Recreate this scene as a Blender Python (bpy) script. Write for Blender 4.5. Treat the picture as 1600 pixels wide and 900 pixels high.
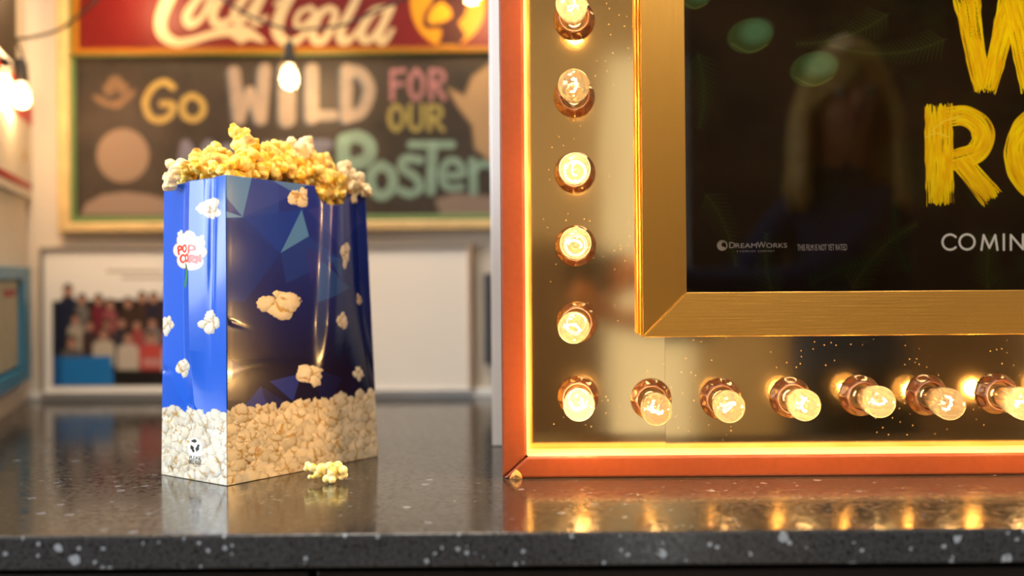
import bpy, bmesh, math, random
import numpy as np
from mathutils import Vector, Matrix

for o in list(bpy.data.objects):
    bpy.data.objects.remove(o)
SC = bpy.context.scene
COL = SC.collection

# ------------------------------------------------------------------ camera, world, big lights, exposure
F = 1650.0                 # focal length in pixels of the 1600x900 frame
PPX, PPY = 930.0, 424.0    # where the optical axis meets the frame (lens shift)
ROLL = 0.0075
ZT = 0.95                  # height of the counter top
HC = 0.2018                # camera above the counter top
CZ = ZT + HC
YM = 1.031                 # distance of the face of the marquee frame

cd = bpy.data.cameras.new('camera')
cam = bpy.data.objects.new('camera', cd)
COL.objects.link(cam)
cam.location = (0, 0, CZ)
cam.matrix_world = Matrix.Translation((0, 0, CZ)) @ Matrix.Rotation(math.pi/2, 4, 'X') @ Matrix.Rotation(-ROLL, 4, 'Z')
cd.sensor_width = 36.0
cd.lens = F/1600*36.0
cd.shift_x = -(PPX-800)/1600
cd.shift_y = -(450-PPY)/1600
cd.clip_start = 0.02
cd.dof.use_dof = True
cd.dof.focus_distance = 1.0
cd.dof.aperture_fstop = 1.8
SC.camera = cam

SC.view_settings.view_transform = 'Standard'
SC.view_settings.look = 'None'
SC.view_settings.gamma = 1.0
SC.view_settings.exposure = 0.0
SC.view_settings.use_curve_mapping = False

W = bpy.data.worlds.new('world'); SC.world = W
W.use_nodes = True
W.node_tree.nodes['Background'].inputs[0].default_value = (1.0, 0.97, 0.90, 1)
W.node_tree.nodes['Background'].inputs[1].default_value = 1.1

def area(name, loc, size, energy, color, target=None, size_y=None):
    l = bpy.data.lights.new(name, 'AREA')
    l.shape = 'RECTANGLE'; l.size = size; l.size_y = size_y or size
    l.energy = energy; l.color = color
    o = bpy.data.objects.new(name, l); COL.objects.link(o)
    o.location = loc
    if target is not None:
        d = Vector(target)-Vector(loc)
        o.rotation_euler = d.to_track_quat('-Z', 'Y').to_euler()
    return o
# daylight falling in through the window on the wall to the left of the counter
area('window_daylight', (-2.32, -0.08, 1.75), 2.1, 90, (0.80, 0.90, 1.0), (-1.2, -0.08, 1.75), 1.2)
# two ceiling panels of the room
area('ceiling_lamp_glow', (-0.5, 0.75, 2.63), 0.6, 24, (1.0, 0.89, 0.75), (-0.5, 0.75, 0))
area('ceiling_lamp_glow', (0.6, -0.9, 2.63), 0.6, 42, (1.0, 0.89, 0.76), (0.6, -0.9, 0))
sp = bpy.data.lights.new('added_poster_spot', 'SPOT'); sp.energy = 42; sp.color = (1, .93, .82); sp.spot_size = .62; sp.spot_blend = .6; sp.shadow_soft_size = .04  # added spot to brighten the poster; no such lamp is known
so_ = bpy.data.objects.new('added_poster_spot', sp); COL.objects.link(so_); so_.location = (.55, -.5, 2.50)
so_.rotation_euler = (Vector((.50, 1.04, 1.33))-Vector((.55, -.5, 2.50))).to_track_quat('-Z', 'Y').to_euler()
BULB_W = 0.40              # watts of each marquee bulb
STRING_W = 1.0             # watts of each string light bulb

# ------------------------------------------------------------------ helpers
R = random.Random(7)
def srgb(h):
    h = h.lstrip('#')
    c = [int(h[i:i+2], 16)/255 for i in (0, 2, 4)]
    return tuple(x/12.92 if x <= .04045 else ((x+.055)/1.055)**2.4 for x in c)

def dero(px, py):
    x, y = px-PPX, py-PPY
    return x-ROLL*y, y+ROLL*x
def P(px, py, Y):
    """the point at distance Y seen at a pixel of the photograph"""
    x, y = dero(px, py)
    return Vector((x*Y/F, Y, CZ-y*Y/F))
def Q(qx, qy, Y):
    """same with the small roll of the camera already taken out"""
    return Vector(((qx-PPX)*Y/F, Y, CZ-(qy-PPY)*Y/F))

def nodes(m):
    m.use_nodes = True
    return m.node_tree.nodes, m.node_tree.links
def mat(name, color, rough=.5, metal=0., spec=.5, coat=0., emit=None, estr=0., sub=0.):
    m = bpy.data.materials.new(name)
    n, l = nodes(m)
    b = n['Principled BSDF']
    b.inputs['Base Color'].default_value = (*color, 1)
    b.inputs['Roughness'].default_value = rough
    b.inputs['Metallic'].default_value = metal
    b.inputs['Specular IOR Level'].default_value = spec
    b.inputs['Coat Weight'].default_value = coat
    if emit:
        b.inputs['Emission Color'].default_value = (*emit, 1)
        b.inputs['Emission Strength'].default_value = estr
    if sub:
        b.inputs['Subsurface Weight'].default_value = sub
        b.inputs['Subsurface Radius'].default_value = (.006, .004, .002)
        b.inputs['Subsurface Scale'].default_value = 1.0
    return m
def noisy(m, scale=20., amount=.15, bump=0., stretch=(1, 1, 1), detail=4., rough_var=0.):
    """vary the base colour (and bump, roughness) of a principled material with noise"""
    n, l = nodes(m)
    b = n['Principled BSDF']
    tc = n.new('ShaderNodeTexCoord'); mp = n.new('ShaderNodeMapping')
    mp.inputs['Scale'].default_value = stretch
    l.new(tc.outputs['Object'], mp.inputs['Vector'])
    t = n.new('ShaderNodeTexNoise'); t.inputs['Scale'].default_value = scale; t.inputs['Detail'].default_value = detail
    l.new(mp.outputs['Vector'], t.inputs['Vector'])
    c = b.inputs['Base Color'].default_value[:3]
    r = n.new('ShaderNodeValToRGB')
    r.color_ramp.elements[0].position = .3; r.color_ramp.elements[1].position = .7
    r.color_ramp.elements[0].color = (*[max(0, x*(1-amount)) for x in c], 1)
    r.color_ramp.elements[1].color = (*[min(1, x*(1+amount)) for x in c], 1)
    l.new(t.outputs['Fac'], r.inputs['Fac'])
    l.new(r.outputs['Color'], b.inputs['Base Color'])
    if bump:
        bp = n.new('ShaderNodeBump'); bp.inputs['Strength'].default_value = 1.0
        bp.inputs['Distance'].default_value = bump
        l.new(t.outputs['Fac'], bp.inputs['Height']); l.new(bp.outputs['Normal'], b.inputs['Normal'])
    if rough_var:
        mr = n.new('ShaderNodeMapRange')
        r0 = b.inputs['Roughness'].default_value
        mr.inputs['To Min'].default_value = max(0, r0-rough_var); mr.inputs['To Max'].default_value = r0+rough_var
        l.new(t.outputs['Fac'], mr.inputs['Value']); l.new(mr.outputs['Result'], b.inputs['Roughness'])
    return m
def printed(name, rough=.5, spec=.5, coat=0., sub=0., attr='print', crinkle=0.):
    """a surface whose printed pattern is stored on its mesh"""
    m = mat(name, (1, 1, 1), rough, 0, spec, coat, sub=sub)
    n, l = nodes(m)
    a = n.new('ShaderNodeAttribute'); a.attribute_name = attr
    l.new(a.outputs['Color'], n['Principled BSDF'].inputs['Base Color'])
    if crinkle:
        tc = n.new('ShaderNodeTexCoord')
        t = n.new('ShaderNodeTexNoise'); t.inputs['Scale'].default_value = 22; t.inputs['Detail'].default_value = 3
        l.new(tc.outputs['Object'], t.inputs['Vector'])
        bp = n.new('ShaderNodeBump'); bp.inputs['Distance'].default_value = crinkle
        l.new(t.outputs['Fac'], bp.inputs['Height']); l.new(bp.outputs['Normal'], n['Principled BSDF'].inputs['Normal'])
    return m

def link(name, me, parent=None):
    o = bpy.data.objects.new(name, me)
    COL.objects.link(o)
    if parent is not None:
        o.parent = parent
        o.matrix_parent_inverse = parent.matrix_world.inverted() if parent.type == 'EMPTY' else Matrix()
    return o
def empty(name, loc=(0, 0, 0)):
    o = bpy.data.objects.new(name, None); COL.objects.link(o)
    o.location = loc; o.empty_display_size = .02
    o.matrix_world = Matrix.Translation(loc)
    return o
def tag(o, label=None, cat=None, group=None, kind=None):
    if label: o['label'] = label
    if cat: o['category'] = cat
    if group: o['group'] = group
    if kind: o['kind'] = kind
    return o
def struct(o):
    o['kind'] = 'structure'; return o

class MB:
    """collects shapes in world space, then links them as one mesh"""
    def __init__(s): s.v = []; s.f = []; s.m = []; s.sm = []
    def add(s, vs, fs, mi=0, smooth=False):
        k = len(s.v); s.v += [tuple(p) for p in vs]
        s.f += [tuple(i+k for i in f) for f in fs]
        s.m += [mi]*len(fs); s.sm += [smooth]*len(fs); return s
    def hexa(s, c, mi=0):
        """8 corners: bottom ring 0-3 then top ring 4-7"""
        return s.add(c, [(3, 2, 1, 0), (4, 5, 6, 7), (0, 1, 5, 4), (1, 2, 6, 5), (2, 3, 7, 6), (3, 0, 4, 7)], mi)
    def box(s, a, b, mi=0):
        x0, y0, z0 = a; x1, y1, z1 = b
        return s.hexa([(x0, y0, z0), (x1, y0, z0), (x1, y1, z0), (x0, y1, z0), (x0, y0, z1), (x1, y0, z1), (x1, y1, z1), (x0, y1, z1)], mi)
    def tube(s, pts, r, n=8, mi=0, caps=True):
        pts = [Vector(p) for p in pts]; N = len(pts)
        rs = r if isinstance(r, (list, tuple)) else [r]*N
        vs, fs = [], []; up = None
        for i, p in enumerate(pts):
            t = (pts[min(i+1, N-1)]-pts[max(i-1, 0)]).normalized()
            if up is None:
                up = t.orthogonal().normalized()
            up = (up-t*up.dot(t)).normalized(); w = t.cross(up)
            for k in range(n):
                a = 2*math.pi*k/n
                vs.append(p+(up*math.cos(a)+w*math.sin(a))*rs[i])
        for i in range(N-1):
            for k in range(n):
                fs.append((i*n+k, i*n+(k+1) % n, (i+1)*n+(k+1) % n, (i+1)*n+k))
        if caps:
            fs.append(tuple(range(n-1, -1, -1))); fs.append(tuple((N-1)*n+k for k in range(n)))
        return s.add(vs, fs, mi, True)
    def lathe(s, prof, n=24, origin=(0, 0, 0), axis=(0, 0, 1), mi=0, wob=None):
        """profile of (radius, height) around an axis"""
        ax = Vector(axis).normalized(); u = ax.orthogonal().normalized(); w = ax.cross(u); O = Vector(origin)
        vs, fs = [], []; N = len(prof)
        for i, (r, h) in enumerate(prof):
            for k in range(n):
                a = 2*math.pi*k/n
                rr = wob(i, a, r) if wob else r
                vs.append(O+ax*h+(u*math.cos(a)+w*math.sin(a))*rr)
        for i in range(N-1):
            for k in range(n):
                fs.append((i*n+k, i*n+(k+1) % n, (i+1)*n+(k+1) % n, (i+1)*n+k))
        if prof[0][0] > 1e-6: fs.append(tuple(range(n-1, -1, -1)))
        if prof[-1][0] > 1e-6: fs.append(tuple((N-1)*n+k for k in range(n)))
        return s.add(vs, fs, mi, True)
    def build(s, name, mats, parent=None, bevel=0., segs=2, merge=True):
        me = bpy.data.meshes.new(name)
        inv = parent.matrix_world.inverted() if parent is not None else Matrix()
        me.from_pydata([inv @ Vector(v) for v in s.v], [], s.f)
        for m in (mats if isinstance(mats, (list, tuple)) else [mats]): me.materials.append(m)
        me.polygons.foreach_set('material_index', s.m)
        me.polygons.foreach_set('use_smooth', s.sm)
        if merge:
            bm = bmesh.new(); bm.from_mesh(me)
            bmesh.ops.remove_doubles(bm, verts=bm.verts, dist=1e-6)
            bmesh.ops.recalc_face_normals(bm, faces=bm.faces)
            bm.to_mesh(me); bm.free()
        o = bpy.data.objects.new(name, me); COL.objects.link(o)
        if parent is not None: o.parent = parent
        if bevel:
            b = o.modifiers.new('bevel', 'BEVEL'); b.width = bevel; b.segments = segs; b.limit_method = 'ANGLE'
            b.angle_limit = math.radians(40)
        return o

# ---- drawing of printed / chalked / painted patterns into per-vertex colours
def vnoise(x, y, seed):
    r = np.random.RandomState(seed); g = r.rand(257, 257); g[256] = g[0]; g[:, 256] = g[:, 0]
    xi = np.floor(x).astype(int); yi = np.floor(y).astype(int)
    fx = x-xi; fy = y-yi
    fx = fx*fx*(3-2*fx); fy = fy*fy*(3-2*fy)
    xi %= 256; yi %= 256
    return (g[yi, xi]*(1-fx)+g[yi, xi+1]*fx)*(1-fy)+(g[yi+1, xi]*(1-fx)+g[yi+1, xi+1]*fx)*fy
def fbm(x, y, seed, oct=4):
    a, s, t = .5, 0, 0
    for k in range(oct):
        s = s+a*vnoise(x*2**k+17.3*k, y*2**k+5.1*k, seed+k); t += a; a *= .5
    return s/t
def smooth_pts(pts, n=8, closed=False):
    p = [np.array(q, float) for q in pts]; out = []; N = len(p)
    rng = range(N) if closed else range(N-1)
    for i in rng:
        if closed: a, b, c, d = p[i-1], p[i], p[(i+1) % N], p[(i+2) % N]
        else: a, b, c, d = p[max(i-1, 0)], p[i], p[i+1], p[min(i+2, N-1)]
        for k in range(n):
            t = k/n
            out.append(.5*((2*b)+(-a+c)*t+(2*a-5*b+4*c-d)*t*t+(-a+3*b-3*c+d)*t**3))
    out.append(p[0] if closed else p[-1])
    return out
class Canvas:
    def __init__(s, X, Y, base):
        s.X, s.Y = X, Y
        s.C = np.empty(X.shape+(3,)); s.C[...] = base
    def win(s, x0, y0, x1, y1):
        m = (s.X >= x0) & (s.X <= x1) & (s.Y >= y0) & (s.Y <= y1)
        r = np.flatnonzero(m.any(1)); c = np.flatnonzero(m.any(0))
        if len(r) == 0: return None
        return slice(r[0], r[-1]+1), slice(c[0], c[-1]+1)
    def blend(s, w, a, col):
        a = np.clip(a, 0, 1)[..., None]
        s.C[w] = s.C[w]*(1-a)+np.asarray(col)*a
    def path(s, pts, hw, curve=False, closed=False):
        """distance minus half width, along, offset for a polyline; hw may vary along it"""
        hws = list(hw) if isinstance(hw, (list, tuple)) else [hw]*len(pts)
        q = [(a, b, h) for (a, b), h in zip(pts, hws)]
        if curve: q = smooth_pts(q, 8, closed)
        elif closed: q = q+[q[0]]
        q = [np.array(k, float) for k in q]
        xs = [k[0] for k in q]; ys = [k[1] for k in q]; hm = max(k[2] for k in q)+6
        w = s.win(min(xs)-hm, min(ys)-hm, max(xs)+hm, max(ys)+hm)
        if w is None: return None
        x, y = s.X[w], s.Y[w]
        best = np.full(x.shape, 1e9); along = np.zeros(x.shape); off = np.zeros(x.shape); L = 0.
        for a, b in zip(q[:-1], q[1:]):
            dx, dy = b[0]-a[0], b[1]-a[1]; l2 = dx*dx+dy*dy
            if l2 < 1e-9: continue
            l = math.sqrt(l2)
            t = np.clip(((x-a[0])*dx+(y-a[1])*dy)/l2, 0, 1)
            d = np.hypot(x-a[0]-t*dx, y-a[1]-t*dy)
            h = a[2]+(b[2]-a[2])*t
            m = d-h < best
            best = np.where(m, d-h, best)
            along = np.where(m, L+((x-a[0])*dx+(y-a[1])*dy)/l, along)
            off = np.where(m, ((x-a[0])*dy-(y-a[1])*dx)/l/np.maximum(h, .1), off)
            L += l
        return w, best, along, off, L
    def stroke(s, pts, hw, col, soft=1.2, curve=False, closed=False, chalk=0., seed=1, alpha=1.):
        r = s.path(pts, hw, curve, closed)
        if r is None: return
        w, d, al, of, L = r
        a = np.clip(.5-d/soft, 0, 1)*alpha
        if chalk: a = a*(1-chalk*fbm(s.X[w]/5, s.Y[w]/5, seed))
        s.blend(w, a, col)
    def brush(s, pts, hw, cols, curve=False, seed=1):
        """a dry brush stroke with separate bristle lines and ragged ends"""
        hws = list(hw) if isinstance(hw, (list, tuple)) else [hw]*len(pts)
        q = [(a, b, h) for (a, b), h in zip(pts, hws)]
        if curve: q = smooth_pts(q, 8)
        q = [np.array(k, float) for k in q]
        hm = max(k[2] for k in q)+14
        w = s.win(min(k[0] for k in q)-hm, min(k[1] for k in q)-hm, max(k[0] for k in q)+hm, max(k[1] for k in q)+hm)
        if w is None: return
        x, y = s.X[w], s.Y[w]
        best = np.full(x.shape, 1e9); T = np.zeros(x.shape); O = np.zeros(x.shape); L = 0.
        n = len(q)-1
        for i, (a, b) in enumerate(zip(q[:-1], q[1:])):
            dx, dy = b[0]-a[0], b[1]-a[1]; l = math.hypot(dx, dy)
            t = ((x-a[0])*dx+(y-a[1])*dy)/l
            tc = np.clip(t, -20 if i == 0 else 0, l+20 if i == n-1 else l)
            d = np.hypot(x-a[0]-tc*dx/l, y-a[1]-tc*dy/l)
            m = d < best
            best = np.where(m, d, best); T = np.where(m, L+tc, T)
            h = a[2]+(b[2]-a[2])*np.clip(t/l, 0, 1)
            O = np.where(m, np.sign((x-a[0])*dy-(y-a[1])*dx)*d/h, O)
            L += l
        rag = (vnoise(O*9+31, T*0+seed, seed)*.6+vnoise(O*22+7, T*0+3, seed+1)*.4)
        edge = 1-np.abs(O)+.10*(vnoise(T/14, O*0+9, seed+2)-.5)
        ok = np.clip(edge*14, 0, 1)*np.clip((T-(-2+10*(rag-.5)))/1.0, 0, 1)*np.clip((L+2+12*(rag-.5)-T)/1.0, 0, 1)
        br = vnoise(O*13+50, T/46, seed+3)*.5+vnoise(O*27+90, T/30, seed+4)*.5
        near = np.clip(1-np.minimum(T, L-T)/24, 0, 1)
        gap = np.clip((br-(.77-.16*near-.08*np.abs(O)))*16, 0, 1)
        a = ok*(1-gap*.9)
        mixv = np.clip(fbm(O*6+11, T/22, seed+5)*1.9-.45, 0, 1)[..., None]
        col = np.asarray(cols[0])*(1-mixv)+np.asarray(cols[1])*mixv
        a = a[..., None]
        s.C[w] = s.C[w]*(1-a)+col*a
    def ell(s, cx, cy, rx, ry, col, soft=1.5, alpha=1., rot=0.):
        m = max(rx, ry)+soft*2
        w = s.win(cx-m, cy-m, cx+m, cy+m)
        if w is None: return
        x, y = s.X[w]-cx, s.Y[w]-cy
        c, sn = math.cos(rot), math.sin(rot)
        u, v = (x*c+y*sn)/rx, (-x*sn+y*c)/ry
        d = (np.hypot(u, v)-1)*min(rx, ry)
        s.blend(w, np.clip(.5-d/soft, 0, 1)*alpha, col)
    def poly(s, pts, col, soft=1.0, alpha=1.):
        xs = [p[0] for p in pts]; ys = [p[1] for p in pts]
        w = s.win(min(xs)-2, min(ys)-2, max(xs)+2, max(ys)+2)
        if w is None: return
        x, y = s.X[w], s.Y[w]; ins = np.zeros(x.shape, bool); dist = np.full(x.shape, 1e9)
        for (ax, ay), (bx, by) in zip(pts, pts[1:]+pts[:1]):
            dx, dy = bx-ax, by-ay
            t = np.clip(((x-ax)*dx+(y-ay)*dy)/(dx*dx+dy*dy+1e-9), 0, 1)
            dist = np.minimum(dist, np.hypot(x-ax-t*dx, y-ay-t*dy))
            if abs(dy) > 1e-9:
                ins ^= ((ay > y) != (by > y)) & (x < (y-ay)*dx/dy+ax)
        d = np.where(ins, -dist, dist)
        s.blend(w, np.clip(.5-d/soft, 0, 1)*alpha, col)
    def popcorn(s, cx, cy, r, seed, tint=(1., .93, .78), sx=1.):
        """the picture of one popped kernel, as printed on a bag"""
        q = np.random.RandomState(seed)
        w = s.win(cx-1.5*r, cy-1.5*r, cx+1.5*r, cy+1.5*r)
        if w is None: return
        x, y = (s.X[w]-cx)/sx, s.Y[w]-cy
        n = q.randint(4, 7)
        h1 = np.full(x.shape, -1e9); h2 = h1.copy(); sh = np.zeros(x.shape)
        wx, wy = s.X[w]/r, s.Y[w]/r
        x = x+r*(.55*(fbm(wx*1.5+3, wy*1.5, seed % 900, 3)-.5)+.12*(vnoise(wx*7, wy*7, seed % 900+8)-.5)); y = y+r*(.55*(fbm(wx*1.5+9, wy*1.5+4, seed % 900+3, 3)-.5)+.12*(vnoise(wx*7+5, wy*7, seed % 900+9)-.5))
        a0 = q.rand()*6.28; el = .75+.5*q.rand()
        for k in range(n):
            a = a0+6.28*k/n+q.uniform(-.3, .3); rad = r*q.uniform(.30, .58)
            lx, ly = math.cos(a)*rad*el, math.sin(a)*rad/el; lr = r*(q.uniform(.42, .66) if k < 2 else q.uniform(.28, .50))
            d2 = (x-lx)**2+(y-ly)**2
            z = np.where(d2 < lr*lr, np.sqrt(np.maximum(lr*lr-d2, 0))+q.uniform(-.15, .15)*r, -1e9)
            nx, ny = (x-lx)/lr, (y-ly)/lr; nz = np.sqrt(np.maximum(0, 1-nx*nx-ny*ny))
            lam = np.clip(-.35*nx-.45*ny+.8*nz, 0, 1)
            m = z > h1
            h2 = np.where(m, h1, np.maximum(h2, z)); h1 = np.where(m, z, h1); sh = np.where(m, lam, sh)
        a = (h1 > -1e8).astype(float)
        crease = np.clip(1-(h1-h2)/(.16*r), 0, 1)*(h2 > -1e8)
        v = (.52+.48*sh)[..., None]*np.asarray(tint)
        v = v*(1-.72*crease[..., None]*np.array([.50, .80, 1.25]))
        v = v*(1-.16*(fbm(wx*2.2, wy*2.2, seed % 700, 3)[..., None])*np.array([.6, 1., 1.9]))
        for k in range(3):
            a1 = q.rand()*6.28; hx, hy = math.cos(a1)*r*.3, math.sin(a1)*r*.3
            sp = np.clip(1.2-np.hypot((x-hx)/(.16*r), (y-hy)/(.11*r)), 0, 1)*.7
            v = v*(1-sp[..., None])+np.array([.45, .20, .03])*sp[..., None]
        s.blend(w, a, v)

def grid_mesh(name, V, Cc, m, parent=None, smooth=True):
    """V (ny,nx,3) world points, Cc (ny,nx,3) printed colours -> one mesh"""
    ny, nx = V.shape[:2]
    vs = V.reshape(-1, 3).astype(np.float64)
    if parent is not None:
        vs = vs-np.array(parent.matrix_world.translation)
    idx = np.arange(ny*nx).reshape(ny, nx)
    f = np.stack([idx[:-1, :-1], idx[1:, :-1], idx[1:, 1:], idx[:-1, 1:]], -1).reshape(-1, 4)
    me = bpy.data.meshes.new(name)
    me.vertices.add(len(vs)); me.vertices.foreach_set('co', vs.ravel())
    me.loops.add(f.size); me.loops.foreach_set('vertex_index', f.ravel())
    me.polygons.add(len(f)); me.polygons.foreach_set('loop_start', np.arange(0, f.size, 4))
    me.polygons.foreach_set('loop_total', np.full(len(f), 4))
    me.update(calc_edges=True)
    me.polygons.foreach_set('use_smooth', np.full(len(f), smooth))
    at = me.color_attributes.new('print', 'FLOAT_COLOR', 'POINT')
    at.data.foreach_set('color', np.concatenate([Cc.reshape(-1, 3), np.ones((len(vs), 1))], 1).astype(np.float32).ravel())
    me.materials.append(m)
    o = bpy.data.objects.new(name, me); COL.objects.link(o)
    if parent is not None: o.parent = parent
    return o
def flat_canvas(qx, qy, Y, base):
    """canvas on an upright plane at distance Y; qx, qy are 1-D edge lists without roll; drawn in photograph pixels"""
    GX, GY = np.meshgrid(np.asarray(qx, float), np.asarray(qy, float))
    px = GX+ROLL*(GY-PPY); py = GY-ROLL*(GX-PPX)
    V = np.stack([(GX-PPX)*Y/F, np.full(GX.shape, Y), CZ-(GY-PPY)*Y/F], -1)
    return Canvas(px, py, base), V

def text_mesh(body, name, m, parent, p0, height, width, depth_dir=(0, -1, 0)):
    """flat lettering facing the counter's front; p0 lower left corner, stretched to width x height"""
    c = bpy.data.curves.new('lettering_curve', 'FONT'); c.body = body; c.size = 1.0
    t = bpy.data.objects.new('lettering_curve', c); COL.objects.link(t)
    bpy.context.view_layer.update()
    me = bpy.data.meshes.new_from_object(t.evaluated_get(bpy.context.evaluated_depsgraph_get()))
    bpy.data.objects.remove(t); bpy.data.curves.remove(c)
    co = np.empty(len(me.vertices)*3); me.vertices.foreach_get('co', co); co = co.reshape(-1, 3)
    lo, hi = co.min(0), co.max(0)
    u = (co[:, 0]-lo[0])/(hi[0]-lo[0])*width; v = (co[:, 1]-lo[1])/(hi[1]-lo[1])*height
    w = np.stack([p0[0]+u, np.full(len(u), p0[1]), p0[2]+v], 1)
    if parent is not None: w = w-np.array(parent.matrix_world.translation)
    me.vertices.foreach_set('co', w.ravel()); me.update()
    me.materials.clear(); me.materials.append(m); me.name = name
    o = bpy.data.objects.new(name, me); COL.objects.link(o)
    if parent is not None: o.parent = parent
    return o

# ------------------------------------------------------------------ materials
M = {}
M['wall'] = noisy(mat('wall_paint', srgb('#d6cbbc'), .6), 6, .04, .0004)
M['wall_white'] = noisy(mat('white_paint', srgb('#f0f0f1'), .45), 9, .03, .0003)
M['ceiling'] = mat('ceiling_paint', srgb('#cfc6b8'), .8)
M['floor'] = noisy(mat('floor_tile', srgb('#6b5b4a'), .35), 4, .2)
M['red_frame'] = noisy(mat('painted_frame', srgb('#7a3715'), .38), 160, .07, .00008, rough_var=.06)
M['dark_wood'] = mat('raw_dark_edge', srgb('#241710'), .8)
M['chip'] = noisy(mat('chipped_wood', srgb('#c08a45'), .8), 300, .5)
M['black'] = mat('black_plastic', (.012, .011, .010), .45)
M['white_plastic'] = mat('white_plastic', srgb('#e4e2de'), .4)
M['inner_lip'] = mat('gold_paint_lip', srgb('#f2dfa8'), .4, .25)

def brass_material():
    m = mat('polished_brass', srgb('#dfbd82'), .10, 1.0)
    n, l = nodes(m); b = n['Principled BSDF']
    tc = n.new('ShaderNodeTexCoord')
    mp = n.new('ShaderNodeMapping'); mp.inputs['Scale'].default_value = (2.2, 1, .9)
    l.new(tc.outputs['Object'], mp.inputs['Vector'])
    t = n.new('ShaderNodeTexNoise'); t.inputs['Scale'].default_value = 5; t.inputs['Detail'].default_value = 1.5
    l.new(mp.outputs['Vector'], t.inputs['Vector'])
    bp = n.new('ShaderNodeBump'); bp.inputs['Distance'].default_value = .0006; bp.inputs['Strength'].default_value = .6
    l.new(t.outputs['Fac'], bp.inputs['Height']); l.new(bp.outputs['Normal'], b.inputs['Normal'])
    # flecks and dust
    v = n.new('ShaderNodeTexVoronoi'); v.inputs['Scale'].default_value = 170
    l.new(tc.outputs['Object'], v.inputs['Vector'])
    lt = n.new('ShaderNodeMath'); lt.operation = 'LESS_THAN'; lt.inputs[1].default_value = .085
    l.new(v.outputs['Distance'], lt.inputs[0])
    t2 = n.new('ShaderNodeTexNoise'); t2.inputs['Scale'].default_value = 16
    l.new(tc.outputs['Object'], t2.inputs['Vector'])
    gt = n.new('ShaderNodeMath'); gt.operation = 'GREATER_THAN'; gt.inputs[1].default_value = .53
    l.new(t2.outputs['Fac'], gt.inputs[0])
    mu = n.new('ShaderNodeMath'); mu.operation = 'MULTIPLY'
    l.new(lt.outputs[0], mu.inputs[0]); l.new(gt.outputs[0], mu.inputs[1])
    mr = n.new('ShaderNodeMapRange'); mr.inputs['To Min'].default_value = .09; mr.inputs['To Max'].default_value = .75
    l.new(mu.outputs[0], mr.inputs['Value']); l.new(mr.outputs['Result'], b.inputs['Roughness'])
    return m
M['brass'] = brass_material()
def gold_material(stretch):
    m = mat('brushed_gold', srgb('#ae833d'), .34, 1.0)
    n, l = nodes(m); b = n['Principled BSDF']
    tc = n.new('ShaderNodeTexCoord'); mp = n.new('ShaderNodeMapping'); mp.inputs['Scale'].default_value = stretch
    l.new(tc.outputs['Object'], mp.inputs['Vector'])
    t = n.new('ShaderNodeTexNoise'); t.inputs['Scale'].default_value = 60; t.inputs['Detail'].default_value = 6
    l.new(mp.outputs['Vector'], t.inputs['Vector'])
    bp = n.new('ShaderNodeBump'); bp.inputs['Distance'].default_value = .00012
    l.new(t.outputs['Fac'], bp.inputs['Height']); l.new(bp.outputs['Normal'], b.inputs['Normal'])
    return m
M['gold_v'] = gold_material((18, 18, .25))
M['gold_h'] = gold_material((.25, 18, 18))

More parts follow.
